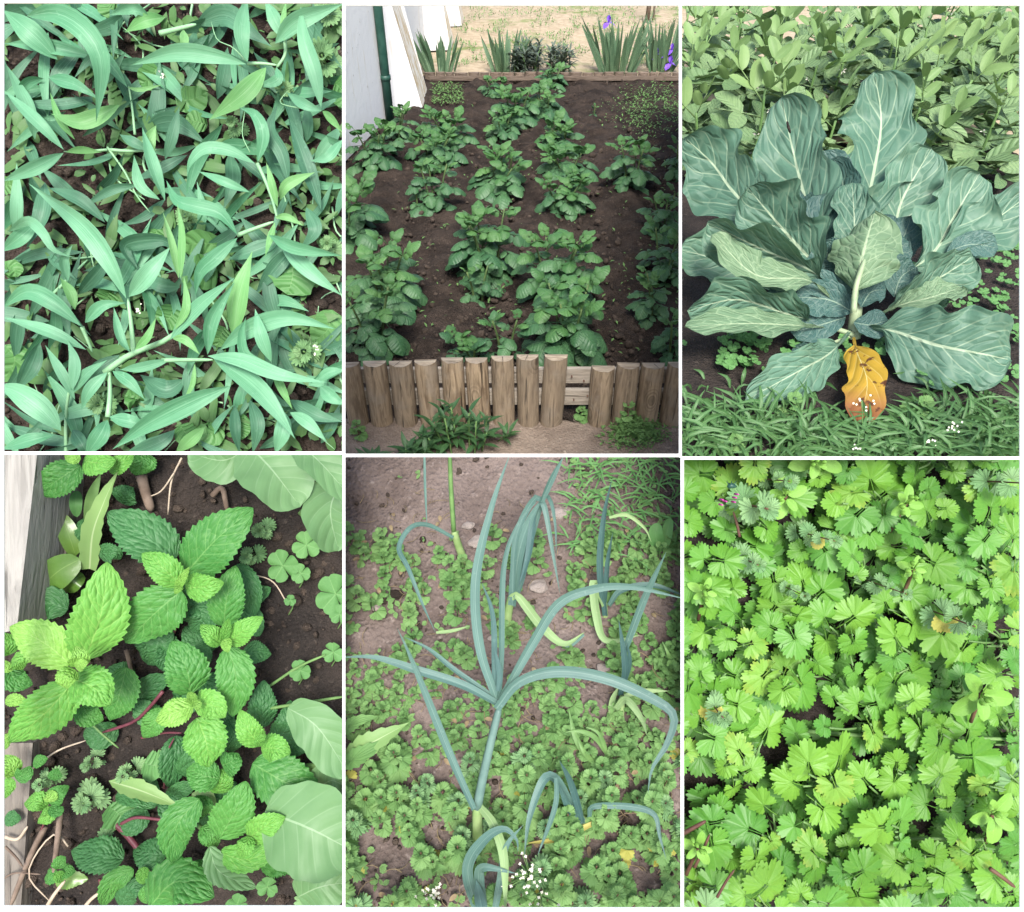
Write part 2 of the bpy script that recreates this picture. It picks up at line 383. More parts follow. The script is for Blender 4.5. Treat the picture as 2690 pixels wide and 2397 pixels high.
M['henbit'] = leaf_mat('henbit_leaf', (.125, .265, .105), (.21, .35, .155), (.26, .40, .22), .04, .2, fanv=8, lata=.35, rough=.65, spec=.2, bumpd=.0025, tl=.18)
M['clover'] = leaf_mat('clover_leaf', (.065, .180, .050), (.12, .27, .085), (.2, .35, .14), .05, .35, tl=.15, rough=.6)
M['petal_white'] = plain('white_petal', (.50, .49, .40), (.60, .58, .50), 30, .6)
M['stem_red'] = plain('reddish_stem', (.085, .035, .028), (.13, .075, .045), 20, .6)
M['stem_green'] = plain('green_stem', (.085, .17, .05), (.14, .25, .08), 20, .55)
# ------------------------------------------------------------------ the white frame between the beds
FD = 1.40
fr = thing('divider_frame', 'thin white frame that parts the six garden beds', 'frame', W(CX, 2397, FD))
def bar(name, x0, y0, x1, y1, off=0.0):
    g = G(); d0 = FD-off; k = d0/F; dz = .003
    c = [W(x0, y0, d0), W(x1, y0, d0), W(x1, y1, d0), W(x0, y1, d0)]; b = [p+FW*dz for p in c]
    g.add(c+b, [(0, 3, 2, 1), (4, 5, 6, 7), (0, 1, 5, 4), (1, 2, 6, 5), (2, 3, 7, 6), (3, 0, 4, 7)], [(0, 0)]*8)
    return g.obj(name, M['white'], fr, None, smooth=False)
E = 26
bar('stile', -E, -E, 9, 2397+E); bar('stile', 2680, -E, 2690+E, 2397+E)
bar('stile', 899, 8, 906.5, 1195); bar('stile', 1784, 14, 1791, 1202); bar('stile', 899.5, 1195, 906.5, 2386); bar('stile', 1788.5, 1202, 1796.5, 2386)
bar('rail', 9, -E, 2680, 8); bar('rail', 906.5, 8, 2680, 14); bar('rail', 9, 2386, 2680, 2397+E); bar('rail', 9, 2381, 899.5, 2386)
bar('rail', 9, 1187, 899, 1195); bar('rail', 906.5, 1193, 1784, 1201); bar('rail', 1791, 1200, 2680, 1208)
# ------------------------------------------------------------------ ground sheets
g = G(); g.add([(-300, -20, -.06), (300, -20, -.06), (300, 500, -.06), (-300, 500, -.06)], [(0, 1, 2, 3)], [(0, 0)]*4)
def sand_mat():
    s = NT('sandy_yard'); oc = s.coord('Object'); n1 = s.noise(oc, .9, 6, .62); n2 = s.noise(oc, 14, 5, .7); n3 = s.noise(oc, 5, 4, .6)
    c = s.mix(s.smooth(n2, .3, .7), (.30, .235, .155), (.42, .345, .245)); gr_ = s.math('MULTIPLY', s.smooth(n1, .5, .6), s.smooth(n3, .42, .58))
    c = s.mix(s.math('MULTIPLY', gr_, .75), c, (.13, .19, .05)); s.set(c, .95, .1); s.bump(n2, .8, .01); return s.m
M['sand'] = sand_mat()
o = g.obj('ground', M['sand'], smooth=False); o['kind'] = 'structure'
EX, EY = Vector((1, 0, 0)), Vector((0, 1, 0))
YF = gr(2, 600, 1700).y                 # the log fence
YB = gr(2, 900, 322).y                  # the low stake fence at the far end
def ridges(X, Y):
    return .018*np.cos((X-.25)*2*np.pi/.62)*np.clip((Y-YF)/.4, 0, 1)
sheet_ground('potato_bed_soil', (0, 0, .0), EX, EY, 250, 300, -2.6, 2.4, YF+.03, YB+.12, .050, 8, M['soil'], 3, extra=ridges)
y_edge = W(CX, 1197, gdepth(1197, 0)).y
sheet_ground('garden_path', (0, 0, 0), EX, EY, 130, 30, -1.3, 1.3, y_edge, YF+.06, .010, 9, M['path'], 5)
sheet_ground('yard', (0, 0, -.02), EX, EY, 120, 120, -9, 9, YB+.12, 40, .02, 1.5, M['sand'], 8)
ybot = W(CX, 2400, gdepth(2400, Z5)).y; ytop5 = at(5, 700, 0).y+.01
def slope5(X, Y): return 0*X
n5 = Vector((0, 1, SL5)).normalized()
sheet_ground('leek_bed_soil', (0, YB5, Z5), EX, n5, 220, 220, -.85, .85, 0, (ytop5-YB5)/n5.y+.02, .020, 9, M['soil_brown'], 12, 5)
# sloping raised beds
def bed(name, P, mat, seed, amp=.02, freq=9):
    x0, y0, x1, y1 = RECT[P]; d = FLAT[P]; k = d/F
    o = W((x0+x1)/2, (y0+y1)/2, d); hw = (x1-x0)*k*.5+.03; hh = (y1-y0)*k*.5+.03
    return sheet_ground(name, o, RT, UP, 130, 170, -hw, hw, -hh, hh, amp, freq, mat, seed, P)
bed('pea_bed_soil', 1, M['soil'], 21); bed('mint_bed_soil', 4, M['soil_wet'], 31); bed('coriander_bed_soil', 6, M['soil_wet'], 41)
# terrace of the cabbage
ter_y0 = W(CX, 1203, gdepth(1203, Z3)).y
sheet_ground('cabbage_bed_soil', (0, 0, Z3), EX, EY, 200, 170, .1, 2.2, ter_y0, 3.3, .014, 8, M['soil_wet'], 51, 3)
sheet_ground('terrace_yard', (0, 0, Z3-.012), EX, EY, 60, 60, .1, 7, 3.2, 12, .02, 2, M['sand'], 52, 3)
# loose clods and stones: one heap for each bed
def clods(name, P, spots, mat, label):
    g = G(); bm = bmesh.new(); bmesh.ops.create_icosphere(bm, subdivisions=1, radius=1); bv = [v.co.copy() for v in bm.verts]; bf = [tuple(v.index for v in f.verts) for f in bm.faces]; bm.free()
    for (p, r, q) in spots:
        ph = random.random()*9; sx, sy, sz = (.7+random.random()*.7 for _ in range(3)); mt = Matrix.Rotation(ph, 3, 'Z') @ Matrix.Rotation(ph*1.7, 3, 'X')
        g.add([p+(mt @ Vector((v.x*sx, v.y*sy, v.z*sz*.75)))*r*(1+.28*mnoise.noise(v*2.1+Vector((ph, 0, 0)))) for v in bv], bf, [(0, 0)]*len(bv))
    o = g.obj(name, mat, None, P, smooth=True); o['kind'] = 'stuff'; o['label'] = label; o['category'] = 'soil'; return o
random.seed(2)
sp = []
for i in range(2600):
    y = YF+.1+(YB-YF-.1)*random.random()**1.7; x = random.uniform(-.62, .62)*(y*.42)
    sp.append((Vector((x, y, random.uniform(-.01, .012))), random.choice((.006, .009, .012, .016, .024))*random.uniform(.6, 1.2), 0))
clods('soil_clods', None, sp, M['clod'], 'loose crumbly soil clods between the potato plants')
sp = []
for i in range(700):
    p = at(5, random.uniform(0, 1360), random.uniform(0, 1820)); sp.append((p, random.choice((.003, .005, .008))*random.uniform(.6, 1.4), 0))
clods('soil_crumbs', 5, sp, M['clod'], 'small loose soil crumbs under the leeks')
for P, nm, lb in ((1, 'soil_lumps', 'loose dark soil lumps under the pea leaves'), (4, 'soil_grains', 'loose dark soil grains around the mint')):
    sp = []
    for i in range(900):
        sp.append((at(P, random.uniform(0, 1380), random.uniform(0, 1820), random.uniform(-.01, .012)), random.choice((.004, .006, .010, .014))*random.uniform(.6, 1.3), 0))
    clods(nm, P, sp, M['clod'], lb)
# ------------------------------------------------------------------ shared small weeds
def xleaf(seed): return random.Random(seed)
HB = []                                   # scalloped leaf
for k in range(3):
    g = G(); fan(g, Matrix(), 1.0, 210, 1, 0, 11, .26, -.16, k, 44, .10); HB.append(g.mesh('scalloped_leaf', M['henbit']))
NL = []
for k in range(3):
    g = G(); fan(g, Matrix(), 1.0, 200, 1, 0, 11, .20, -.12, 10+k, 40, .08); NL.append(g.mesh('nettle_leaf', M['nettle']))
def weed_mesh(name, mat, tiers, size, hgt, seed, tip=True):
    rr = random.Random(seed); g = G()
    for k in range(tiers):
        t = k/(tiers-1) if tiers > 1 else 1; s = size*(1.0-.55*t)*rr.uniform(.85, 1.1); z = hgt*(.25+.75*t)
        for a in (0, 180) if k < tiers-1 else (0, 120, 240):
            Mx = tr(0, 0, z) @ rot('Z', 90*k+a+rr.uniform(-20, 20)) @ tr(0, s*.35, 0) @ rot('X', (-12+50*t)+rr.uniform(-18, 18))
            fan(g, Mx, s, 200, 1, 0, 9, .17, -.1, seed*7+k, 22, .06)
    tube(g, [(0, 0, 0), (0, 0, hgt*.5), (0, 0, hgt)], size*.05, size*.04, 4, 3)
    return g.mesh(name, mat)
WEED = [weed_mesh('dead_nettle', M['nettle'], random.Random(k).choice((3, 4, 4)), .024, .05, k+3) for k in range(5)]
STEMW = {}
def weed(P, p, up, size, hgt, tiers, seed, name, label, cat, group, leaves, leafmat_top=None, stem='stem_red'):
    """a weed whose every leaf is a part"""
    rr = random.Random(seed); t = thing(name, label, cat, p, group)
    up = Vector(up).normalized(); side = up.orthogonal().normalized(); oth = up.cross(side); a0 = rr.random()*360
    for k in range(tiers):
        f = k/(tiers-1) if tiers > 1 else 1; s = size*(1.0-.5*f)*rr.uniform(.85, 1.1); c = Vector(p)+up*hgt*(.25+.75*f)
        n = 2 if k < tiers-1 else 4
        for q in range(n):
            a = R(a0+90*k+360*q/n+rr.uniform(-18, 18)); el = R(-12+52*f+rr.uniform(-22, 22))
            dirh = side*math.cos(a)+oth*math.sin(a); y = dirh*math.cos(el)+up*math.sin(el)
            place('leaf', rr.choice(leaves), basis(c+dirh*s*.3, y, up*math.cos(el)-dirh*math.sin(el), s), t, P)
    g = G(); tube(g, [Vector(p), Vector(p)+up*hgt*.5, Vector(p)+up*hgt], size*.06, size*.045, 5, 3); g.obj('stem', M[stem], t, P)
    return t
# ================================================================== bed 2: potatoes behind a fence of half logs
posts = [(-30, 62, 1455, 1715), (68, 168, 1450, 1715), (172, 273, 1450, 1703), (278, 375, 1445, 1703), (385, 480, 1437, 1698), (487, 583, 1437, 1700), (590, 687, 1430, 1705), (695, 790, 1425, 1700), (798, 898, 1425, 1697), (995, 1095, 1470, 1705), (1098, 1197, 1458, 1700), (1197, 1297, 1458, 1692), (1303, 1400, 1455, 1708)]
fence = thing('log_fence', 'low fence of weathered brown half-round log posts before the potato bed', 'fence', (0, YF, 0))
random.seed(5)
dF = YF*math.cos(PITCH)+H*math.sin(PITCH)
def zx_to_x(zx, y, z): return (S(2, zx, 0)[0]-CX)/F*(y*math.cos(PITCH)+(H-z)*math.sin(PITCH))
def z_at(zy, y):
    sy = S(2, 0, zy)[1]; r_ = ray(CX, sy); return H+r_.z*(y/r_.y)
for i, (x0, x1, yt, yb) in enumerate(posts):
    zt = z_at(yt+6, YF+.01); X0, X1 = zx_to_x(x0, YF, zt), zx_to_x(x1, YF, zt); r = (X1-X0)/2*.985; cx = (X0+X1)/2
    g = G(); n = 18; lev = 9; pts = []; fc = []
    lean = random.uniform(-.012, .012); ph = random.random()*9
    for L in range(lev+1):
        t = L/lev; z = -.08+(zt+.08)*t; rr = r*(1-.02*t)
        for k in range(n+1):
            a = math.pi+math.pi*k/n                      # round side to the viewer
            w = 1+.035*mnoise.noise(Vector((k*.35+ph, t*3, i)))
            b = 1 if L < lev else .965
            pts.append((cx+lean*(t-.5)+rr*w*b*math.cos(a), YF+.045+rr*1.0*w*b*math.sin(a), z + (.004*mnoise.noise(Vector((k*.5, ph, 0))) if L == lev else 0)))
    m = n+1
    for L in range(lev):
        for k in range(n): fc.append((L*m+k, L*m+k+1, (L+1)*m+k+1, (L+1)*m+k))
        fc.append((L*m+n, L*m, (L+1)*m, (L+1)*m+n))
    g.add(pts, fc, [(0, 0)]*len(pts)); po = g.obj('post', M['log'], fence, None)
    top = pts[lev*m:]; g2 = G(); z = max(p[2] for p in top)
    g2.add([(p[0]*.999+cx*.001, p[1], p[2]+.0008) for p in top]+[(cx+lean*.5, YF+.02, z+.002)], [(k, k+1, m) for k in range(n)]+[(n, 0, m)], [(0, 0)]*(m+1))
    eo = g2.obj('end_grain', M['log_end'], None, None, smooth=False)
    eo.data.transform(Matrix.Translation(-Vector(fence.location))); eo.parent = po
    # drying cracks on the cut face
    if i in (2, 6, 7, 11):
        g3 = G(); cc = Vector((cx+lean*.5, YF+.03, z+.004)); e = cc+Vector((random.uniform(-.5, .5)*r, -.75*r, 0)); s_ = Vector((.0016, 0, 0))
        g3.add([cc-s_, cc+s_, e+s_*.3, e-s_*.3], [(0, 1, 2, 3)], [(0, 0)]*4); c_ = g3.obj('crack', M['soil_wet'], None, smooth=False); c_.data.transform(Matrix.Translation(-Vector(fence.location))); c_.parent = po
def plank2(ya, yb, zx0, zx1, y, mat, name='plank', th=.022, parent=fence):
    za, zb = z_at(ya, y), z_at(yb, y); x0, x1 = zx_to_x(zx0, y, za), zx_to_x(zx1, y, za); g = G()
    v = [(x, yy, z) for x in (x0, x1) for yy in (y, y+th) for z in (zb, za)]
    g.add(v, [(0, 4, 5, 1), (2, 3, 7, 6), (0, 1, 3, 2), (4, 6, 7, 5), (1, 5, 7, 3), (0, 2, 6, 4)], [(0, 0)]*8); return g.obj(name, mat, parent, smooth=False)
plank2(1472, 1527, -30, 1400, YF+.049, M['plank']); plank2(1556, 1613, -30, 1400, YF+.049, M['plank'])
for zx, zy in ((915, 1497), (965, 1515), (930, 1590), (985, 1575)):
    g = G(); p = Vector((zx_to_x(zx, YF+.045, .3), YF+.048, z_at(zy, YF+.048))); tube(g, [p, p+Vector((0, -.004, 0)), p+Vector((0, -.012, -.001))], .003, .0035, 6, 2); g.obj('nail', M['stem_red'], fence)
# far edging: small stakes and a rail
low = thing('stake_edging', 'low wooden stake edging at the far end of the potato bed', 'fence', (0, YB, 0))
zt = z_at(290, YB); x = zx_to_x(325, YB, 0); xe = zx_to_x(1420, YB, 0)
random.seed(9)
while x < xe:
    w = random.uniform(.10, .16); g = G(); n = 8; hh = zt*random.uniform(.93, 1.05)
    pts = [(x+w/2+w/2*.96*math.cos(math.pi+math.pi*k/n), YB+.03+.05*math.sin(math.pi+math.pi*k/n), z) for z in (-.05, hh) for k in range(n+1)]
    g.add(pts, [(k, k+1, n+2+k, n+1+k) for k in range(n)]+[tuple(range(n+1, 2*n+2)), (n, 0, n+1, 2*n+1)], [(0, 0)]*len(pts)); g.obj('stake', M['rail_wood'], low, smooth=False); x += w
plank2(305, 322, 345, 1420, YB-.045, M['rail_wood'], 'rail', .02, low)
# ---- potato plants
def poto(t): return max(0.0, (max(t, 0)**.45)*(max(0, 1-t)**.55)/.5)
def potato_leaf(seed, mat):
    rr = random.Random(seed); g = G()
    lleaf(g, tr(0, .50, 0) @ rot('X', -8), .52, .45, poto, 7, 4, -.10, -.38, 0, 9, .02, seed, -.35)
    for yy, s, a in ((.46, .36, 62), (.26, .26, 70)):
        for sd in (-1, 1):
            lleaf(g, tr(0, yy+rr.uniform(-.03, .03), 0) @ rot('Z', -sd*(a+rr.uniform(-10, 10))) @ rot('Y', sd*rr.uniform(5, 20)) @ rot('X', rr.uniform(-14, 10)), s*rr.uniform(.9, 1.15), s*.86, poto, 6, 4, -.1, -.35, 0, 9, .02, seed+1, -.3)
    tube(g, [(0, 0, 0), (0, .27, .015), (0, .54, 0)], .014, .008, 4, 4)
    return g.mesh('potato_leaf', mat)
PLEAF = [potato_leaf(k, M['potato']) for k in range(5)]; PTOP = [potato_leaf(20+k, M['potato_top']) for k in range(3)]
def potato(zx, zy, ztop, zw, label, dens=1.0, ns=None, seed=0):
    rr = random.Random(seed*31+7); p = gr(2, zx, zy); d = (p-C).dot(FW)
    y = p.y; ht = max(.10, z_at(ztop, y-.04)); wd = zw*.6595*d/F*1.02
    t = thing('potato_plant', label, 'potato plant', p, 'potato plants in the dug bed'); t.location.z = 0
    ns = ns or max(1, min(4, round(wd/.14)))
    for s in range(ns):
        a0 = rr.random()*6.28; off = 0 if ns == 1 else wd*.17; b = Vector((math.cos(a0+s*6.28/ns)*off*.5, math.sin(a0+s*6.28/ns)*off*.5, -.02))
        lean = Vector((math.cos(a0+s*6.28/ns), math.sin(a0+s*6.28/ns), 0))*(wd*.16 if ns > 1 else .01); hs = ht*rr.uniform(.80, .97)
        q = [p*1+b, p+b+lean*.4+Vector((0, 0, hs*.45)), p+b+lean+Vector((0, 0, hs*.78))]; g = G(); tube(g, q, .008, .005, 6, 6); g.obj('stem', M['potato_stem'], t, 2)
        cen = spline(q, 20); nl = max(7, int(11*dens)); az = rr.random()*6.28
        for k in range(nl):
            f = .22+.78*k/(nl-1); c = cen[int(f*20)]; az += 2.4+rr.uniform(-.3, .3)
            L = wd*(.47-.20*max(0, f-.45)/.55)*rr.uniform(.85, 1.15)*(1 if ns > 1 else 1.05); el = R(-22+66*max(0, f-.35)**1.1+rr.uniform(-10, 10))
            if k >= nl-3: el = R(rr.uniform(28, 62)); L *= .95
            dh = Vector((math.cos(az), math.sin(az), 0)); yv = dh*math.cos(el)+Vector((0, 0, math.sin(el))); up = Vector((0, 0, math.cos(el)))-dh*math.sin(el)
            up = up+Vector((rr.uniform(-.25, .25), rr.uniform(-.35, .1), 0))
            place('leaf', rr.choice(PTOP if f > .78 else PLEAF), basis(c, yv, up, L), t, 2)
    return t
rows = {
 'left': [(130, 1395, 1050, 330, 1.1), (175, 1215, 880, 360, 1.1), (20, 960, 690, 380, 1.0), (300, 838, 725, 110, .8), (370, 835, 590, 230, 1.0), (135, 665, 450, 250, 1.1), (370, 650, 480, 250, 1.1), (215, 560, 395, 170, .9), (425, 570, 405, 240, 1.1)],
 'second': [(520, 1425, 1325, 270, .8), (650, 1420, 1180, 250, .8), (540, 1195, 995, 170, .8), (595, 1105, 765, 340, 1.2), (605, 770, 590, 290, 1.1), (655, 720, 545, 130, .7), (630, 545, 420, 200, 1.1), (690, 490, 310, 210, 1.2), (610, 385, 290, 140, 1.0)],
 'third': [(900, 1410, 1060, 420, 1.2), (840, 1200, 830, 340, 1.2), (870, 835, 675, 260, 1.1), (890, 700, 580, 260, 1.1), (880, 590, 455, 230, 1.1), (815, 470, 320, 210, 1.1), (830, 345, 245, 160, 1.0), (1000, 465, 385, 60, .6)],
 'right': [(1310, 1420, 1185, 230, 1.1), (1245, 1270, 1010, 230, 1.1), (1270, 1120, 850, 240, 1.1), (1275, 930, 720, 220, 1.0), (1150, 745, 475, 240, 1.2), (1335, 700, 505, 170, 1.0)]}
ORD = ['first', 'second', 'third', 'fourth', 'fifth', 'sixth', 'seventh', 'eighth', 'ninth']
names = {'left': 'leftmost row', 'second': 'second row from the white wall', 'third': 'third row from the white wall', 'right': 'rightmost row'}
sd = 0
for rn, lst in rows.items():
    for k, (zx, zy, zt_, zw, de) in enumerate(lst):
        sd += 1; lab = 'leafy potato plant in the %s, %s from the log fence' % (names[rn], ORD[k])
        if zw < 70: lab = 'tiny potato seedling standing alone in bare soil beside the third row'
        potato(zx, zy, zt_, zw, lab, de, None, sd)
# ---- white building with battered buttresses
def prism(g, foot, top):
    n = len(foot); g.add(list(foot)+list(top), [tuple(range(n-1, -1, -1)), tuple(range(n, 2*n))]+[(k, (k+1) % n, n+(k+1) % n, n+k) for k in range(n)], [(0, 0)]*(2*n))
def wall_mat():
    s = NT('whitewash'); oc = s.coord('Object'); n = s.noise(oc, 2.2, 6, .65); n2 = s.noise(s.scalev(oc, (6, 6, .7)), 2.5, 4, .6); n3 = s.noise(oc, 16, 4, .6)
    c = s.mix(s.smooth(n2, .56, .72, 0, .5), (.74, .73, .71), (.60, .53, .40)); c = s.mix(s.smooth(n3, .66, .72, 0, .7), c, (.42, .38, .33)); s.set(c, .8, .2); s.bump(s.math('ADD', n, n3), .7, .004); return s.m
M['wall'] = wall_mat()
def stained():
    s = NT('stained_plaster'); oc = s.coord('Object'); n = s.noise(s.scalev(oc, (9, 9, .35)), 3, 5, .6); n2 = s.noise(oc, 18, 4)
    c = s.mix(s.smooth(n, .46, .6), (.70, .66, .58), (.50, .37, .20)); c = s.mix(s.smooth(n2, .6, .7, 0, .6), c, (.62, .58, .5)); s.set(c, .85, .15); s.bump(n2, .7, .004); return s.m
M['stain'] = stained()
bl = thing('white_building', 'whitewashed building with sloping buttresses beside the potato bed', 'building', (-2.2, 7, 0))
A = gr(2, 10, 645); B = gr(2, 180, 470); HW = 2.6
dirw = (B-A).normalized(); far = Vector((-1.0, 12.2, 0)); near = A-dirw*2.2; bk = Vector((-2.5, 0, 0)); up = Vector((0, 0, HW))
g = G(); prism(g, [near, B, far, far+bk, near+bk], [p+up for p in (near, B, far, far+bk, near+bk)]); g.obj('wall', M['wall'], bl, smooth=False)
def buttress(c0, base, top_x, wdt, name='buttress'):
    # c0: near corner where it leaves the wall; base: outer foot
    f2 = Vector((base.x, base.y, 0)); bkk = Vector((0, wdt, 0)); tx = Vector((top_x, base.y, HW)); ci = Vector((c0.x-.2, c0.y, 0))
    g = G(); prism(g, [ci, f2, f2+bkk, ci+bkk], [ci+up, tx, tx+bkk, ci+bkk+up]); b_ = g.obj(name, M['wall'], bl, smooth=False)
    # stained outer face, just proud
    g2 = G(); e = Vector((.004, .0, 0)); cuts = [f2+e, f2+bkk+e, tx+bkk+e, tx+e]; g2.add(cuts, [(0, 1, 2, 3)], [(0, 0)]*4); s_ = g2.obj('outer_face', M['stain'], None, smooth=False)
    s_.data.transform(Matrix.Translation(-Vector(bl.location))); s_.parent = b_
b1 = gr(2, 318, 428); topx = b1.x-.62
buttress(B+Vector((.0, .02, 0)), b1, topx, .55)
b2 = gr(2, 430, 200); buttress(Vector((-.9, b2.y-.05, 0)), b2, b2.x-.6, .6)
b3 = gr(2, 475, 105); buttress(Vector((-.9, b3.y-.05, 0)), b3, b3.x-.5, .5)
for q, lab in ((B, 'near'), (gr(2, 352, 180), 'far')):
    g = G(); c0 = Vector((q.x+.03, q.y-.06, 0)); tube(g, [c0, c0+Vector((0, 0, 1.2)), c0+Vector((0, 0, 2.5))], .042, .042, 10, 4); dp = g.obj('drainpipe', M['pipe'], bl)
    for zz in (.35, 1.3):
        g = G(); tube(g, [c0+Vector((0, 0, zz)), c0+Vector((0, 0, zz+.02)), c0+Vector((0, 0, zz+.04))], .05, .05, 10, 2); k_ = g.obj('pipe_clip', M['pipe'], None); k_.data.transform(Matrix.Translation(-Vector(bl.location))); k_.parent = dp
# ---- irises, grey bush, stake in the yard
def iris(zx, zy, zh, zw, n, label, seed, flowers=()):
    rr = random.Random(seed); p = gr(2, zx, zy); d = (p-C).dot(FW); k = .6595*d/F; t = thing('iris_clump', label, 'iris', p, 'irises beyond the stake edging')
    for i in range(n):
        a = rr.uniform(-1, 1); b = p+Vector((a*zw*.28*k, rr.uniform(-.12, .12), -.02)); L = zh*k*1.1*rr.uniform(.65, 1.05); tip = b+Vector((a*zw*.35*k*rr.uniform(.6, 1.2), rr.uniform(-.15, .15), L))
        mid = (b+tip)/2+Vector((0, 0, L*.06)); cen = spline([b, mid, tip], 8); sides, nors = frames(cen, lambda q: (C-q).normalized(), rr.uniform(-.9, .9)); g = G(); sheet(g, cen, sides, nors, rr.uniform(.035, .055), strap, 2, .25); g.obj('blade', M['iris'], t, 2)
    for (fx, fy, fs) in flowers:
        c = at(2, fx, fy, d=d-.12); g = G(); tube(g, [p+Vector((0, 0, .05)), (p+c)/2+Vector((.02, 0, .04)), c], .008, .006, 5, 5); st = g.obj('flower_stem', M['stem_green'], t, 2)
        g = G(); f = fs*k
        for q in range(3):
            lleaf(g, tr(c) @ rot('Z', 120*q+20+seed) @ rot('X', 25), f*.62, f*.5, obov, 6, 4, .1, -1.1, 0, 9, .06, q)
            lleaf(g, tr(c) @ rot('Z', 120*q+80+seed) @ rot('X', 70), f*.60, f*.42, obov, 6, 4, .2, .45, 0, 9, .06, q+3)
        g.obj('flower', M['iris_flower'], t, 2)
iris(395, 285, 135, 200, 28, 'iris clump without flowers against the white buttress', 1)
iris(650, 285, 135, 180, 26, 'iris clump without flowers at the middle of the stake edging', 2)
iris(1095, 285, 180, 240, 40, 'iris clump with one tall purple bloom above it', 3, ((1060, 92, 44),))
iris(1265, 275, 170, 180, 30, 'iris clump with several purple blooms at the right edge', 4, ((1250, 218, 38), (1285, 212, 40), (1312, 200, 38), (1305, 255, 46)))
rr = random.Random(4); p = gr(2, 790, 300); d = (p-C).dot(FW); k = .6595*d/F
t = thing('grey_bush', 'low grey-green narrow-leaved bush between the iris clumps', 'bush', p)
for i in range(26):
    a = rr.uniform(-1, 1); b = p+Vector((a*120*k, rr.uniform(-.1, .3), 0)); g = G(); hh = rr.uniform(60, 105)*k; tube(g, [b, b+Vector((0, 0, hh*.5)), b+Vector((rr.uniform(-.05, .05), 0, hh))], .008, .004, 4, 3); g.obj('stem', M['stem_green'], t, 2)
    g = G()
    for q in range(44):
        z = hh*(.15+.85*rr.random()); lleaf(g, tr(b+Vector((0, 0, z))) @ rot('Z', rr.uniform(0, 360)) @ rot('X', rr.uniform(0, 60)), rr.uniform(.09, .15), .026, lance, 3, 2, .2, -.3)
    g.obj('foliage', M['grey_bush'], t, 2)
p = gr(2, 1213, 82); t = thing('tree_stake', 'thin bare trunk standing in the sandy yard', 'tree', p)
g = G(); tube(g, [p, p+Vector((.01, 0, .6)), p+Vector((0, 0, 2.2))], .035, .03, 8, 6, lambda t: 1+.06*math.sin(t*31)); g.obj('trunk', M['rail_wood'], t)
g = G(); q = p+Vector((.09, .02, 0)); tube(g, [q, q+Vector((0, 0, .8)), q+Vector((0, 0, 1.6))], .018, .018, 6, 3); g.obj('support_stake', M['plank'], t)
# ---- weeds by the log fence
M['lance_weed'] = leaf_mat('lance_weed_leaf', (.022, .068, .024), (.050, .115, .040), (.12, .21, .09), .05, .5, tl=.1, rough=.45)
LW = []
for k in range(3):
    g = G(); lleaf(g, Matrix(), 1, .26, lance, 8, 4, .25, -.35, 0, 9, .02, k); LW.append(g.mesh('lance_leaf', M['lance_weed']))
def lance_clump(zx, zy, zw, zh, nshoot, label, seed):
    rr = random.Random(seed); p = gr(2, zx, zy); d = (p-C).dot(FW); k = .6595*d/F; t = thing('lance_leaved_weed', label, 'weed', p, 'weeds in front of the log fence')
    for s in range(nshoot):
        a = rr.uniform(-1, 1); b = p+Vector((a*zw*.4*k, rr.uniform(-.10, .02), 0)); hh = zh*k*rr.uniform(.4, .95)*(1-.4*abs(a)); tip = b+Vector((a*.05, rr.uniform(-.06, .0), hh))
        g = G(); tube(g, [b, (b+tip)/2, tip], .004, .003, 4, 3); g.obj('stem', M['stem_green'], t, 2); az = rr.random()*6
        for q in range(9):
            f = .25+.75*q/8; az += 2.4; el = R(5+55*f); dh = Vector((math.cos(az), math.sin(az), 0)); yv = dh*math.cos(el)+Vector((0, 0, math.sin(el)))
            place('leaf', rr.choice(LW), basis(b.lerp(tip, f), yv, Vector((0, 0, 1))-dh*.5, rr.uniform(.07, .115)*(1.1-.3*f)), t, 2)
lance_clump(490, 1760, 330, 240, 15, 'largest dark lance-leaved weed clump before the fence middle', 1)
lance_clump(240, 1790, 200, 110, 7, 'low lance-leaved weed sprawling at the path left edge', 2)
weed(2, gr(2, 65, 1740), (0, 0, 1), .042, .08, 4, 3, 'nettle_weed', 'small nettle at the foot of the second left post', 'weed', 'weeds in front of the log fence', NL)
weed(2, gr(2, 950, 1670), (0, 0, 1), .04, .06, 4, 4, 'nettle_weed', 'small nettle growing in the gap of the log fence', 'weed', 'weeds in front of the log fence', NL)
weed(2, gr(2, 1125, 1700), (0, -.1, 1), .045, .14, 6, 5, 'nettle_weed', 'taller nettle leaning on the knotty right post', 'weed', 'weeds in front of the log fence', NL)
rr = random.Random(77); g = G()
for i in range(420):
    a, b = rr.gauss(0, 1), rr.gauss(0, 1); p = gr(2, 1170+a*55, 1720+b*34)
    for q in range(3): lleaf(g, tr(p+Vector((0, 0, rr.uniform(0, .07)*max(.2, 1-a*a*.3)))) @ rot('Z', rr.uniform(0, 360)) @ rot('X', rr.uniform(-10, 50)), rr.uniform(.012, .028), rr.uniform(.006, .012), oval, 3, 2, .2, -.3)
o = g.obj('chickweed_mat', M['nettle'], None, 2); tag(o, 'fine leafy weed mat at the foot of the right posts', 'weeds', None, 'stuff')
g = G()
for i in range(2600):
    if rr.random() < .55: zx, zy = 1240+rr.gauss(0, 75), 440+rr.gauss(0, 55)
    elif rr.random() < .5: zx, zy = rr.uniform(355, 480), rr.uniform(340, 420)
    else: zx, zy = rr.uniform(0, 1340), rr.uniform(420, 1430)
    if zy > 1440: continue
    p = gr(2, zx, zy); s_ = rr.uniform(.018, .04)
    lleaf(g, tr(p+Vector((0, 0, rr.uniform(.004, .03)))) @ rot('Z', rr.uniform(0, 360)) @ rot('X', rr.uniform(0, 60)), s_, s_*.4, oval, 2, 2, .2, -.3)
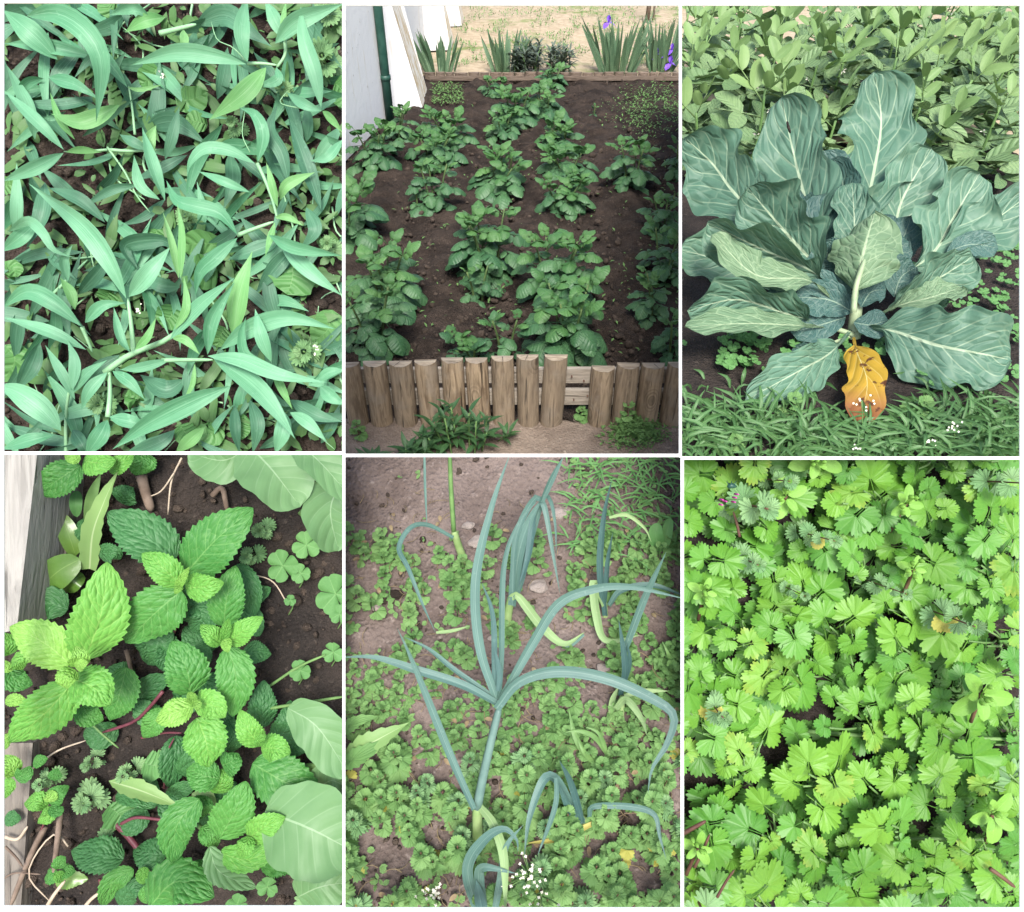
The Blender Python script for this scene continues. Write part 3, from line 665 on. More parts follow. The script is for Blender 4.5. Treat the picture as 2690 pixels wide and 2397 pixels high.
o = g.obj('seedling_weeds', M['nettle'], None, 2); tag(o, 'small yellow-green weeds scattered over the potato bed', 'weeds', None, 'stuff')
g = G()
for i in range(5200):
    zx, zy = rr.uniform(440, 1340), rr.uniform(20, 265)**1.0; nv = mnoise.noise(Vector((zx*.012, zy*.03, 2)))
    if nv < -.05: continue
    p = gr(2, zx, zy); s_ = rr.uniform(.03, .07); lleaf(g, tr(p) @ rot('Z', rr.uniform(0, 360)) @ rot('X', rr.uniform(30, 80)), s_, .014, lance, 2, 2, .2, -.4)
o = g.obj('yard_grass', M['nettle'], None, 2); tag(o, 'sparse grass patches in the sandy yard', 'grass', None, 'stuff')
# ================================================================== bed 1: pea-like plants with long pale leaves
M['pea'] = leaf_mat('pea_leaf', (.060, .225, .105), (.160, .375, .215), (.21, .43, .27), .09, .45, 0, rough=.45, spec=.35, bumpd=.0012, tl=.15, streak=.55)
M['pea_dark'] = leaf_mat('shaded_pea_leaf', (.040, .128, .070), (.080, .210, .118), (.16, .32, .2), .09, .35, 0, rough=.45, spec=.35, bumpd=.0012, tl=.12, streak=.5)  # shade on the lower leaves is put into this darker green, not age
M['pea_stem'] = plain('pea_stem', (.19, .38, .20), (.26, .46, .25), 25, .5)
M['broad'] = leaf_mat('broad_weed_leaf', (.070, .20, .055), (.11, .26, .080), (.24, .42, .17), .05, .3, 5, .5, .2, tl=.15)
pea = {}
def pplant(key, zx, zy, label): pea[key] = thing('pea_plant', label, 'pea plant', at(1, zx, zy, 0), 'pale pea plants covering the bed')
pplant('c', 600, 1400, 'pea plant with the thick branching stem at lower middle of the bed')
pplant('tl', 330, 330, 'pea plant with the large pale arching leaf at the top left')
pplant('tr', 1080, 260, 'pea plant with long leaves forking at the upper right')
pplant('mr', 1090, 860, 'pea plant with curled leaves at the middle right')
pplant('ml', 420, 600, 'pea plant with thin wiry stem at the middle left')
pplant('bl', 280, 1500, 'pea plant with blunt drooping leaves at the lower left edge')
pplant('br', 900, 1480, 'pea plant with long crossing leaves at the lower right')
pplant('b', 430, 1680, 'pea plant forking at the bottom edge of the bed')
LV = [
 ('tl', [(105, 65), (230, 55), (345, 130), (405, 260), (385, 490)], 125, .13, .10, .05, 'pea'),
 ('tl', [(230, 240), (120, 130), (10, 40)], 130, .06, .10, .02, 'pea'),
 ('tl', [(380, 230), (200, 190), (15, 175)], 80, .04, .06, .02, 'pea'),
 ('tl', [(510, 350), (420, 230), (330, 140)], 70, .05, .05, .02, 'pea'),
 ('tl', [(480, 420), (330, 490), (200, 455)], 90, .07, .09, .02, 'pea'),
 ('tl', [(195, 310), (300, 340), (400, 400)], 75, .05, .06, .02, 'pea'),
 ('tl', [(175, 315), (110, 330), (50, 400)], 60, .05, .06, .01, 'pea'),
 ('tl', [(300, 560), (240, 480), (200, 370)], 40, .05, .07, .01, 'pea'),
 ('tl', [(140, 560), (110, 430), (20, 250)], 80, .05, .07, .02, 'pea'),
 ('tl', [(510, 350), (560, 360), (650, 340)], 24, .05, .05, 0, 'pea'),
 ('tr', [(985, 258), (850, 225), (700, 212), (518, 262)], 95, .11, .12, .03, 'pea'),
 ('tr', [(990, 250), (965, 130), (990, -20)], 88, .11, .12, .02, 'pea'),
 ('tr', [(1285, 432), (1262, 300), (1215, 150), (1203, 25)], 92, .10, .13, .02, 'pea'),
 ('tr', [(1065, 270), (980, 370), (835, 482)], 105, .08, .08, .02, 'pea'),
 ('tr', [(1140, 160), (1100, 80), (1060, 0)], 80, .09, .10, .01, 'pea'),
 ('tr', [(1100, 175), (1190, 85), (1375, 15)], 95, .10, .12, .02, 'pea'),
 ('tr', [(1140, 165), (1135, 80), (1145, 0)], 36, .11, .11, 0, 'pea'),
 ('tr', [(1285, 445), (1220, 420), (1145, 370)], 60, .09, .08, .02, 'pea'),
 ('tr', [(1290, 445), (1330, 480), (1375, 535)], 50, .09, .10, .01, 'pea'),
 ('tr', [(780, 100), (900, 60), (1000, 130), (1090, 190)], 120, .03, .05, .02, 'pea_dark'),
 ('tr', [(1105, 270), (1110, 320), (1020, 350)], 55, .08, .08, .01, 'pea'),
 ('tr', [(735, 120), (735, 170), (715, 210)], 50, .07, .07, .01, 'pea'),
 ('tr', [(660, 70), (580, 85), (500, 130)], 75, .04, .05, .02, 'pea'),
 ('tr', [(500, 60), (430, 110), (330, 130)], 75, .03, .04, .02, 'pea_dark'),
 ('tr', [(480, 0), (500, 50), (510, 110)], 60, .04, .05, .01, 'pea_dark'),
 ('tr', [(600, 70), (530, 30), (440, 60)], 65, .06, .07, .02, 'pea'),
 ('ml', [(255, 600), (150, 490), (15, 362)], 72, .08, .10, .02, 'pea'),
 ('ml', [(255, 612), (140, 670), (5, 728)], 76, .08, .09, .02, 'pea'),
 ('ml', [(265, 608), (330, 600), (410, 610)], 44, .08, .06, .0, 'pea'),
 ('ml', [(660, 805), (610, 660), (568, 508)], 72, .09, .10, .02, 'pea'),
 ('ml', [(660, 640), (690, 540), (718, 424)], 60, .07, .09, .01, 'pea_dark'),
 ('ml', [(610, 635), (595, 570), (625, 500)], 66, .07, .08, .01, 'pea'),
 ('ml', [(640, 800), (560, 740), (535, 620)], 60, .08, .09, .01, 'pea'),
 ('ml', [(590, 600), (530, 570), (478, 538)], 60, .05, .06, .01, 'pea_dark'),
 ('ml', [(580, 510), (700, 490), (830, 580)], 110, .03, .04, .02, 'pea_dark'),
 ('ml', [(180, 730), (170, 860), (105, 1000)], 90, .05, .06, .02, 'pea_dark'),
 ('ml', [(420, 890), (320, 800), (190, 750)], 75, .04, .05, .02, 'pea_dark'),
 ('ml', [(560, 740), (450, 760), (330, 830)], 50, .04, .05, .02, 'pea_dark'),
 ('mr', [(1030, 650), (1052, 540), (1020, 460), (955, 430)], 72, .10, .11, .02, 'pea'),
 ('mr', [(1020, 655), (920, 605), (820, 595), (762, 650), (748, 712)], 70, .10, .10, .03, 'pea'),
 ('mr', [(1155, 738), (1130, 620), (1080, 520), (1110, 420)], 80, .07, .08, .02, 'pea_dark'),
 ('mr', [(1285, 842), (1220, 650), (1150, 450)], 92, .05, .07, .02, 'pea_dark'),
 ('mr', [(950, 940), (880, 855), (780, 825), (705, 800), (665, 722)], 85, .10, .11, .03, 'pea'),
 ('mr', [(950, 952), (860, 1030), (800, 1090), (780, 1185)], 80, .09, .08, .02, 'pea'),
 ('mr', [(1075, 942), (1180, 990), (1375, 1025)], 75, .10, .12, .02, 'pea'),
 ('mr', [(1110, 960), (1240, 1085), (1370, 1185)], 90, .08, .08, .02, 'pea'),
 ('mr', [(1100, 870), (1150, 870), (1215, 905)], 40, .10, .10, .01, 'pea'),
 ('mr', [(1000, 770), (900, 730), (790, 685)], 52, .10, .11, .02, 'pea'),
 ('mr', [(1110, 830), (1090, 740), (1065, 650)], 46, .10, .13, .01, 'pea'),
 ('mr', [(1120, 800), (1150, 740), (1260, 690)], 60, .08, .08, .02, 'pea'),
 ('mr', [(1100, 890), (1080, 960), (1060, 1030)], 40, .09, .08, .0, 'pea'),
 ('mr', [(1180, 990), (1110, 1060), (1020, 1180)], 90, .04, .04, .02, 'pea_dark'),
 ('mr', [(1225, 830), (1260, 920), (1200, 1000)], 80, .05, .05, .02, 'pea_dark'),
 ('mr', [(1370, 560), (1310, 630), (1240, 645)], 55, .08, .08, .02, 'pea'),
 ('mr', [(1130, 960), (1000, 1010), (910, 1040)], 90, .04, .04, .02, 'pea_dark'),
 ('c', [(505, 1195), (440, 1050), (330, 900), (115, 735)], 115, .12, .15, .03, 'pea'),
 ('c', [(515, 1188), (590, 1100), (685, 985)], 95, .12, .13, .02, 'pea'),
 ('c', [(715, 1115), (690, 990), (650, 845)], 46, .14, .17, .01, 'pea'),
 ('c', [(722, 1115), (728, 930), (708, 812)], 42, .14, .18, .01, 'pea'),
 ('c', [(700, 1320), (745, 1230), (735, 1100)], 46, .14, .16, .01, 'pea'),
 ('c', [(680, 1360), (790, 1230), (940, 1110)], 76, .13, .16, .01, 'pea'),
 ('c', [(830, 1420), (845, 1280), (940, 1125)], 80, .13, .16, .01, 'pea'),
 ('c', [(520, 1410), (480, 1350), (455, 1230)], 52, .12, .13, .01, 'pea'),
 ('c', [(540, 1400), (590, 1350), (625, 1270)], 44, .12, .13, .01, 'pea'),
 ('c', [(690, 1355), (740, 1360), (800, 1420)], 50, .13, .13, .01, 'pea'),
 ('c', [(680, 1440), (560, 1470), (480, 1480)], 60, .08, .08, .02, 'pea'),
 ('c', [(700, 1000), (640, 960), (500, 985), (560, 1090)], 95, .05, .06, .02, 'pea_dark'),
 ('c', [(720, 1150), (640, 1140), (580, 1110)], 85, .05, .06, .02, 'pea_dark'),
 ('bl', [(325, 1305), (220, 1215), (110, 1168), (5, 1235)], 98, .10, .10, .03, 'pea'),
 ('bl', [(345, 1400), (200, 1330), (5, 1268)], 74, .08, .10, .02, 'pea'),
 ('bl', [(340, 1292), (410, 1225), (505, 1212)], 66, .10, .10, .02, 'pea'),
 ('bl', [(245, 1725), (170, 1640), (70, 1570), (-20, 1540)], 135, .13, .15, .02, 'pea'),
 ('bl', [(160, 1370), (120, 1470), (60, 1570)], 90, .06, .06, .02, 'pea_dark'),
 ('bl', [(215, 1740), (130, 1760), (0, 1800)], 80, .07, .08, .02, 'pea'),
 ('bl', [(30, 930), (110, 885), (170, 930), (215, 1000), (297, 1032)], 62, .10, .10, .03, 'pea'),
 ('bl', [(150, 890), (80, 950), (0, 1010)], 80, .07, .07, .02, 'pea'),
 ('bl', [(300, 1240), (280, 1170), (240, 1110)], 60, .09, .09, .01, 'pea'),
 ('bl', [(270, 1130), (255, 1040), (290, 980)], 54, .08, .10, .01, 'pea'),
 ('bl', [(310, 1180), (400, 1080), (450, 1010)], 75, .05, .06, .02, 'pea_dark'),
 ('bl', [(290, 1560), (300, 1450), (270, 1360)], 66, .09, .10, .01, 'pea'),
 ('bl', [(300, 1600), (250, 1500), (180, 1380)], 56, .08, .09, .01, 'pea'),
 ('bl', [(280, 1580), (340, 1500), (430, 1440)], 60, .08, .09, .01, 'pea'),
 ('br', [(925, 1545), (780, 1600), (600, 1690), (450, 1798)], 125, .12, .13, .02, 'pea'),
 ('br', [(850, 1430), (1000, 1530), (1100, 1640), (1182, 1758)], 120, .12, .13, .02, 'pea'),
 ('br', [(830, 1425), (960, 1440), (1120, 1500), (1310, 1532)], 88, .14, .15, .02, 'pea'),
 ('br', [(930, 1345), (960, 1170), (1010, 1005)], 108, .09, .14, .02, 'pea'),
 ('br', [(1085, 1448), (1045, 1340), (1020, 1235)], 76, .12, .14, .02, 'pea'),
 ('br', [(1095, 1468), (985, 1425), (965, 1340), (985, 1265)], 60, .12, .15, .01, 'pea'),
 ('br', [(880, 1400), (1000, 1315), (1150, 1272), (1348, 1318)], 105, .10, .11, .03, 'pea'),
 ('br', [(1090, 1470), (1130, 1560), (1170, 1640)], 50, .10, .10, .01, 'pea'),
 ('br', [(1160, 1650), (1230, 1690), (1310, 1770)], 70, .10, .11, .01, 'pea'),
 ('br', [(1280, 1545), (1330, 1590), (1385, 1620)], 80, .09, .10, .01, 'pea'),
 ('br', [(1270, 1520), (1320, 1490), (1380, 1480)], 60, .09, .10, .01, 'pea'),
 ('br', [(1160, 1600), (1260, 1660), (1375, 1690)], 80, .04, .05, .02, 'pea_dark'),
 ('br', [(780, 1455), (770, 1540), (730, 1610)], 30, .10, .08, .0, 'pea'),
 ('br', [(1000, 1600), (1030, 1700), (1010, 1820)], 80, .05, .05, .02, 'pea_dark'),
 ('br', [(940, 1620), (940, 1720), (960, 1820)], 66, .05, .05, .02, 'pea_dark'),
 ('br', [(1140, 1650), (1130, 1730), (1100, 1820)], 90, .07, .07, .02, 'pea'),
 ('b', [(430, 1680), (400, 1740), (340, 1830)], 95, .11, .11, .02, 'pea'),
 ('b', [(438, 1668), (530, 1690), (610, 1710)], 80, .10, .08, .02, 'pea'),
 ('b', [(430, 1490), (360, 1560), (325, 1640)], 66, .09, .09, .01, 'pea'),
 ('b', [(450, 1485), (520, 1530), (580, 1600)], 66, .08, .08, .01, 'pea'),
 ('b', [(740, 1520), (660, 1560), (560, 1500)], 110, .04, .05, .02, 'pea_dark'),
 ('b', [(820, 1710), (760, 1760), (700, 1820)], 80, .07, .07, .02, 'pea'),
 ('b', [(700, 1720), (640, 1770), (480, 1830)], 90, .05, .05, .02, 'pea_dark'),
 ('b', [(290, 1720), (330, 1780), (350, 1830)], 80, .05, .05, .02, 'pea_dark')]
random.seed(11)
M['pea_young'] = leaf_mat('young_pea_leaf', (.105, .300, .090), (.190, .400, .150), (.26, .46, .22), .09, .45, 0, rough=.45, spec=.35, bumpd=.0012, tl=.18, streak=.5)
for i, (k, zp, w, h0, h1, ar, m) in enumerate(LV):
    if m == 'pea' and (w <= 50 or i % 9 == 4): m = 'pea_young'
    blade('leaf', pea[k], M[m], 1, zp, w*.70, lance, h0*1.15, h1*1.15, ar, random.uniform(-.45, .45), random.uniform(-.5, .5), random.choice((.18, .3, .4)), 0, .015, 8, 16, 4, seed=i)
for k, zp, w, h0, h1 in (('c', [(420, 1490), (520, 1420), (670, 1358), (740, 1290), (850, 1190)], 42, .09, .14), ('c', [(650, 1442), (750, 1440), (850, 1440)], 32, .09, .13), ('c', [(535, 1415), (525, 1300), (512, 1195)], 34, .10, .12),
    ('b', [(432, 1670), (440, 1580), (437, 1480)], 36, .10, .09), ('bl', [(328, 1308), (350, 1360), (370, 1410)], 28, .10, .07), ('mr', [(950, 942), (1020, 915), (1095, 888)], 30, .09, .10), ('mr', [(1030, 655), (1060, 720), (1090, 800), (1110, 880)], 26, .10, .09),
    ('ml', [(430, 590), (500, 690), (545, 780), (600, 850)], 15, .05, .05), ('ml', [(440, 600), (520, 605), (640, 600)], 22, .05, .06), ('tr', [(640, 135), (700, 120), (785, 98)], 36, .07, .08), ('tr', [(990, 255), (1050, 255), (1110, 262)], 24, .10, .09),
    ('tr', [(1140, 160), (1140, 220), (1105, 275)], 26, .09, .08), ('ml', [(430, 600), (300, 610), (255, 606)], 18, .05, .08), ('bl', [(265, 1820), (265, 1650), (290, 1500)], 24, .03, .08), ('tl', [(540, 540), (530, 440), (515, 345)], 18, .04, .05), ('bl', [(200, 1190), (280, 1110), (350, 1040)], 22, .04, .05),
    ('tr', [(985, 245), (930, 190), (870, 160), (845, 90)], 8, .11, .13), ('tr', [(1285, 445), (1180, 430), (1120, 410), (1150, 365)], 9, .1, .1), ('mr', [(1000, 610), (970, 540), (980, 440)], 7, .1, .11), ('br', [(1180, 1650), (1260, 1730), (1340, 1800)], 8, .09, .09)):
    stalk('stem', pea[k], M['pea_stem'], 1, zp, w*.62, h0, h1, taper=.6)
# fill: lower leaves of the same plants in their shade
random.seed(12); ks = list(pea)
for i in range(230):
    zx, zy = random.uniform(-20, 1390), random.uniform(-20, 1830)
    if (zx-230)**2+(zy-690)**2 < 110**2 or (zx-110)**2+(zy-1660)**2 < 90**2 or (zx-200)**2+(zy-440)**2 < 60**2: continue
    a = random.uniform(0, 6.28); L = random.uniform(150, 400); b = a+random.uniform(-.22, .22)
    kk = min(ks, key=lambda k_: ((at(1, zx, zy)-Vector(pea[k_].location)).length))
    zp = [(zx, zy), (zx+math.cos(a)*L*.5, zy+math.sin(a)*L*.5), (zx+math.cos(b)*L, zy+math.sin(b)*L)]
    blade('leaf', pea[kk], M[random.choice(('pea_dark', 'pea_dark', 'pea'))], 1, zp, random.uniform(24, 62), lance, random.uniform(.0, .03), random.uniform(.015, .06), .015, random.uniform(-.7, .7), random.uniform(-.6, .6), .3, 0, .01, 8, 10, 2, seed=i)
for i in range(40):
    zx, zy = random.uniform(0, 1380), random.uniform(0, 1820); a = random.uniform(0, 6.28); L = random.uniform(150, 420)
    kk = min(ks, key=lambda k_: ((at(1, zx, zy)-Vector(pea[k_].location)).length))
    stalk('stem', pea[kk], M['pea_stem'], 1, [(zx, zy), (zx+math.cos(a+.5)*L*.5, zy+math.sin(a+.5)*L*.5), (zx+math.cos(a)*L, zy+math.sin(a)*L)], random.uniform(4, 11), .005, .03)
g = G(); rr = random.Random(8)
for i in range(1500):
    zx, zy = rr.uniform(-10, 1390), rr.uniform(-10, 1830)
    if (zx-230)**2+(zy-690)**2 < 100**2 or (zx-90)**2+(zy-1660)**2 < 100**2 or mnoise.noise(Vector((zx*.005, zy*.005, 9))) < -.15: continue
    p = at(1, zx, zy, rr.uniform(.0, .035)); a = rr.uniform(0, 6.28); d_ = RT*math.cos(a)+UP*math.sin(a); s_ = rr.uniform(.02, .05)
    lleaf(g, basis(p, d_-FW*rr.uniform(-.2, .5), -FW+RT*rr.uniform(-.4, .4), 1), s_*rr.choice((1, 1, 2.2)), s_*.55, rr.choice((oval, lance)), 4, 2, .2, -.25)
o = g.obj('undergrowth', M['weed_dark'], None, 1); tag(o, 'low bright green weedy undergrowth beneath the pea leaves', 'weeds', None, 'stuff')
for (zx, zy, s_, lab) in ((780, 895, 60, 'scalloped henbit rosette near the bed middle'), (1240, 1420, 82, 'scalloped henbit rosette at the lower right'), (440, 1625, 80, 'scalloped henbit rosette under leaves at the bottom left'), (1325, 80, 80, 'scalloped henbit rosette in the upper right corner'), (1310, 270, 90, 'henbit rosette at the upper right edge'), (1160, 400, 60, 'small henbit rosette under upper right leaves'), (960, 530, 46, 'tiny henbit sprig at upper middle right'), (1330, 1000, 50, 'henbit rosette at the right edge middle')):
    sz = s_*.6567*FLAT[1]/F
    weed(1, at(1, zx, zy, .01), -FW, sz*.9, .055, 3, int(zx), 'henbit_rosette', lab, 'weed', 'henbit weeds among the pea plants', HB, stem='stem_green')
bw = thing('broad_leaved_weed', 'pale green broad-leaved weed under the pea plants', 'weed', at(1, 900, 1050, 0))
for i, (zp, w) in enumerate((([(1170, 1030), (1170, 1110), (1150, 1180)], 190), ([(870, 1080), (790, 1090), (740, 1060)], 150), ([(900, 990), (810, 975), (720, 985)], 110), ([(700, 1220), (680, 1270), (650, 1310)], 110), ([(540, 1620), (560, 1590), (500, 1580)], 130), ([(20, 1380), (60, 1440), (10, 1530)], 120), ([(880, 1700), (840, 1740), (780, 1720)], 100), ([(1330, 1240), (1310, 1320), (1250, 1370)], 130), ([(440, 1160), (430, 1190), (405, 1210)], 90), ([(640, 900), (620, 940), (600, 975)], 80), ([(700, 390), (760, 400), (830, 370)], 100), ([(640, 260), (590, 320), (560, 340)], 90), ([(1340, 330), (1380, 380), (1390, 440)], 120), ([(900, 1310), (880, 1350), (870, 1390)], 90), ([(980, 1660), (960, 1700), (970, 1760)], 80), ([(720, 1700), (750, 1740), (790, 1760)], 90), ([(480, 60), (440, 30), (420, 0)], 90), ([(0, 750), (40, 740), (80, 720)], 70), ([(20, 1100), (50, 1080), (70, 1110)], 80), ([(830, 500), (800, 490), (740, 480)], 80))):
    blade('leaf', bw, M['broad'], 1, zp, w, oval, .03, .045, .01, random.uniform(-.3, .3), 0, .12, 0, .03, 9, 10, 4, .04, 8, .12, seed=i)
for i, (zx, zy) in enumerate(((645, 300), (555, 1235), (1265, 1400))):
    t = thing('white_weed_flower', ('tiny white flower sprig near the top middle', 'tiny white flower sprig above the thick stem', 'tiny pale flower on the lower right rosette')[i], 'flower', at(1, zx, zy, .10)); g = G()
    for q in range(9): lleaf(g, tr(at(1, zx+random.uniform(-9, 9), zy+random.uniform(-18, 18), .12)) @ BED.to_4x4() @ rot('Z', random.uniform(0, 360)) @ rot('X', 30), .005, .004, oval, 3, 2, .1, -.2)
    g.obj('petals', M['petal_white'], t, 1)
# ================================================================== bed 3: a large cabbage before broad beans
M['cab'] = leaf_mat('cabbage_leaf', (.066, .146, .098), (.102, .198, .130), (.36, .45, .30), .080, .95, 7, .9, .48, 6, .13, .3, rough=.5, spec=.3, bumpd=.0040, tl=.10)
M['cab_under'] = leaf_mat('cabbage_leaf_underside', (.105, .185, .105), (.150, .235, .130), (.36, .45, .28), .09, .85, 7, .9, .45, 7, .28, .3, rough=.6, spec=.2, bumpd=.003, tl=.12)
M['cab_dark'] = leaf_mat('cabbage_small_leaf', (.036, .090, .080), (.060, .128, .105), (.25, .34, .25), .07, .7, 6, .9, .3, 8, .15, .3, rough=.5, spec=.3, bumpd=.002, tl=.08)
M['cab_yellow'] = leaf_mat('yellowed_cabbage_leaf', (.36, .215, .020), (.46, .30, .034), (.60, .52, .22), .05, .9, 6, .9, .4, 0, 0, 0, rough=.6, bumpd=.002, tl=.15, spots=(.085, .030, .012), tip=(.22, .085, .03))
M['cab_stem'] = plain('cabbage_stalk', (.22, .30, .17), (.33, .40, .24), 20, .5)
M['bean'] = leaf_mat('bean_leaf', (.105, .190, .080), (.190, .285, .125), (.26, .34, .2), .05, .4, 5, .7, .15, rough=.5, spec=.3, bumpd=.004, tl=.14)
M['bean_top'] = leaf_mat('bean_young_leaf', (.135, .235, .080), (.195, .300, .110), (.3, .4, .2), .05, .4, 0, rough=.5, bumpd=.003, tl=.16)
M['grassblade'] = leaf_mat('grass_blade', (.038, .105, .032), (.085, .190, .060), mida=.3, mid=.15, tl=.14, rough=.5)
base = gr(3, 692, 1335); DB = (base-C).dot(FW)
cb = thing('cabbage_plant', 'large blue-green leafy cabbage with white veins on damp soil', 'cabbage', base)
def cl(zp, w, m='cab', d=0.0, hs=None, roll=0, fold=.12, cup=.12, ruf=.07, lobe=.30, seed=0, prof=cab, label=None, seg=44, cross=12, twist=0, name='leaf'):
    # hs: how far each point stands in front of the stem's distance
    n = len(zp)
    pts = [(q[0], q[1], hs[i] if hs else d) for i, q in enumerate(zp)]
    o = blade(name, cb, M[m], 3, pts, w*.89, prof, roll=roll, twist=twist, fold=fold, cup=cup, ruffle=ruf, rf=19, seg=seg, cross=cross, lobe=lobe, seed=seed, d0=DB)
    if label: o['label'] = label
    return o
cl([(590, 1110), (505, 810), (455, 620), (405, 385)], 345, hs=(.02, -.10, -.16, -.16), roll=.25, seed=1, lobe=.22, label='tall upright leaf at the upper left of the cabbage')
cl([(700, 1000), (772, 680), (800, 480), (775, 285)], 360, hs=(.0, -.12, -.18, -.14), roll=-.25, seed=2, lobe=.32, label='tallest upright leaf')
cl([(430, 960), (230, 780), (130, 650), (20, 545)], 330, hs=(.02, -.08, -.12, -.10), roll=.2, seed=3)
cl([(640, 1160), (520, 1030), (410, 910), (270, 745)], 345, hs=(.05, .02, .0, .02), roll=.3, seed=4, cup=.2)
cl([(640, 1180), (520, 1075), (330, 990), (110, 885)], 260, hs=(.08, .10, .12, .12), roll=.55, seed=5, cup=.35, fold=.25)
cl([(600, 1180), (500, 1110), (300, 1090), (130, 930)], 170, 'cab_under', hs=(.10, .14, .16, .15), roll=-.7, seed=6, cup=.2, fold=.1, lobe=.22)
cl([(560, 1160), (400, 1100), (210, 1045), (0, 990)], 270, hs=(.0, -.03, -.04, -.02), roll=-.2, seed=7)
cl([(600, 1290), (440, 1250), (230, 1190), (30, 1235)], 240, hs=(.06, .12, .18, .22), roll=.5, seed=8, cup=.25)
cl([(600, 1300), (430, 1290), (240, 1285), (20, 1300)], 130, 'cab_under', hs=(.08, .15, .21, .24), roll=-.6, seed=9, cup=.2)
cl([(820, 1130), (1000, 1010), (1090, 860), (1190, 690)], 320, hs=(.03, .02, -.02, .0), roll=-.3, seed=10, cup=.2, lobe=.32)
cl([(860, 1120), (1080, 990), (1230, 890), (1390, 770)], 250, hs=(.0, -.02, -.05, -.05), roll=-.3, seed=11, cup=.15)
cl([(760, 1080), (850, 900), (890, 780), (1000, 590)], 320, hs=(.02, -.06, -.08, -.05), roll=-.2, seed=12, cup=.15, lobe=.32)
cl([(790, 1260), (880, 1190), (1020, 1110), (1165, 1020)], 230, hs=(.06, .08, .10, .11), roll=-.45, seed=13, cup=.3)
cl([(790, 1250), (880, 1210), (1000, 1180), (1120, 1140)], 130, 'cab_under', hs=(.08, .12, .15, .14), roll=.6, seed=14, cup=.2)
cl([(700, 1300), (830, 1310), (1020, 1370), (1200, 1405), (1315, 1430)], 330, hs=(.06, .14, .21, .25, .25), roll=.1, seed=15, cup=.05, lobe=.22, label='broad lobed leaf spreading low to the right')
cl([(680, 1310), (600, 1400), (480, 1470), (260, 1590)], 190, hs=(.07, .15, .24, .28), roll=.2, seed=16, cup=.12, lobe=.22, label='torn leaf hanging at lower left with bleached edges')
cl([(690, 1340), (705, 1400), (745, 1520), (715, 1680)], 168, 'cab_yellow', hs=(.10, .20, .29, .35), prof=lambda t: cab(t)*(.92+.08*math.sin(t*9)), roll=.0, seed=17, cup=0, ruf=.03, fold=.0, lobe=.2, label='yellow withered leaf with brown spots')
cl([(690, 1240), (705, 1120), (735, 980), (775, 845)], 290, 'cab_under', hs=(.12, .16, .17, .14), roll=.15, fold=-.55, cup=-.15, seed=18, lobe=.16, prof=lambda t: cab(t)*(1-.0*t), label='young centre leaf showing its pale underside')
cl([(700, 1150), (695, 900), (685, 725)], 180, hs=(.05, .02, .0), seed=19)
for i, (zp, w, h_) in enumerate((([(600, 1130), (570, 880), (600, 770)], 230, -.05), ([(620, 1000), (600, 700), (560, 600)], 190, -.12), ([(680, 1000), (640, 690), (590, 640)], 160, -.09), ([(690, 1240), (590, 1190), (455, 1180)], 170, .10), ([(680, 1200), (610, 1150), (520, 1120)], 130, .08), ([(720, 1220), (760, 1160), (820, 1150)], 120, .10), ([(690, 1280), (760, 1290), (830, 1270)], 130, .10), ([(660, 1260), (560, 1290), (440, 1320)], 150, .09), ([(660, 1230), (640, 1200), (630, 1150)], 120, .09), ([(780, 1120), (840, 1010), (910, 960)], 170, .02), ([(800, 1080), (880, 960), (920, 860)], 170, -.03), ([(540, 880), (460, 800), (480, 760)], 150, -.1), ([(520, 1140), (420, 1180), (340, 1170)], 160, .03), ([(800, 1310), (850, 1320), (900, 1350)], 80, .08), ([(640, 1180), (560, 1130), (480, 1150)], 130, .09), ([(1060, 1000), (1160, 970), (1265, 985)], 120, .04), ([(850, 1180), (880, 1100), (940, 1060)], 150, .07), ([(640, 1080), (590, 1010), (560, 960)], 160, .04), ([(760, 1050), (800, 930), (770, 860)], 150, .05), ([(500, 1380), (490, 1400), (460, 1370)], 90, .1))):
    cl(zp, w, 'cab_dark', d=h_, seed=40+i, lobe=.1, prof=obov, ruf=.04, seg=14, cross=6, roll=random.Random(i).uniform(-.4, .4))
for zp, w, h0, h1 in (([(690, 1345), (695, 1290), (700, 1230), (710, 1150)], 52, .05, .08), ([(690, 1330), (600, 1300), (540, 1300)], 22, .07, .08), ([(700, 1310), (800, 1305), (960, 1330)], 22, .07, .10), ([(685, 1330), (640, 1350), (590, 1370)], 18, .06, .09), ([(690, 1240), (700, 1140), (735, 1030)], 24, .15, .18)):
    stalk('stem', cb, M['cab_stem'], 3, zp, w, h0, h1, d0=DB)
ct = thing('caterpillar', 'small dark striped caterpillar on the tall upper left cabbage leaf', 'caterpillar', at(3, 432, 505, d=DB+.13))
g = G(); tube(g, [at(3, 427, 482, d=DB+.135), at(3, 432, 505, d=DB+.13), at(3, 440, 530, d=DB+.135)], .0045, .0045, 7, 12, lambda t: (.75+.25*abs(math.sin(t*28)))*(math.sin(math.pi*min(1, max(0, t*.94+.03)))**.35)); g.obj('body', M['soil_wet'], ct, 3)
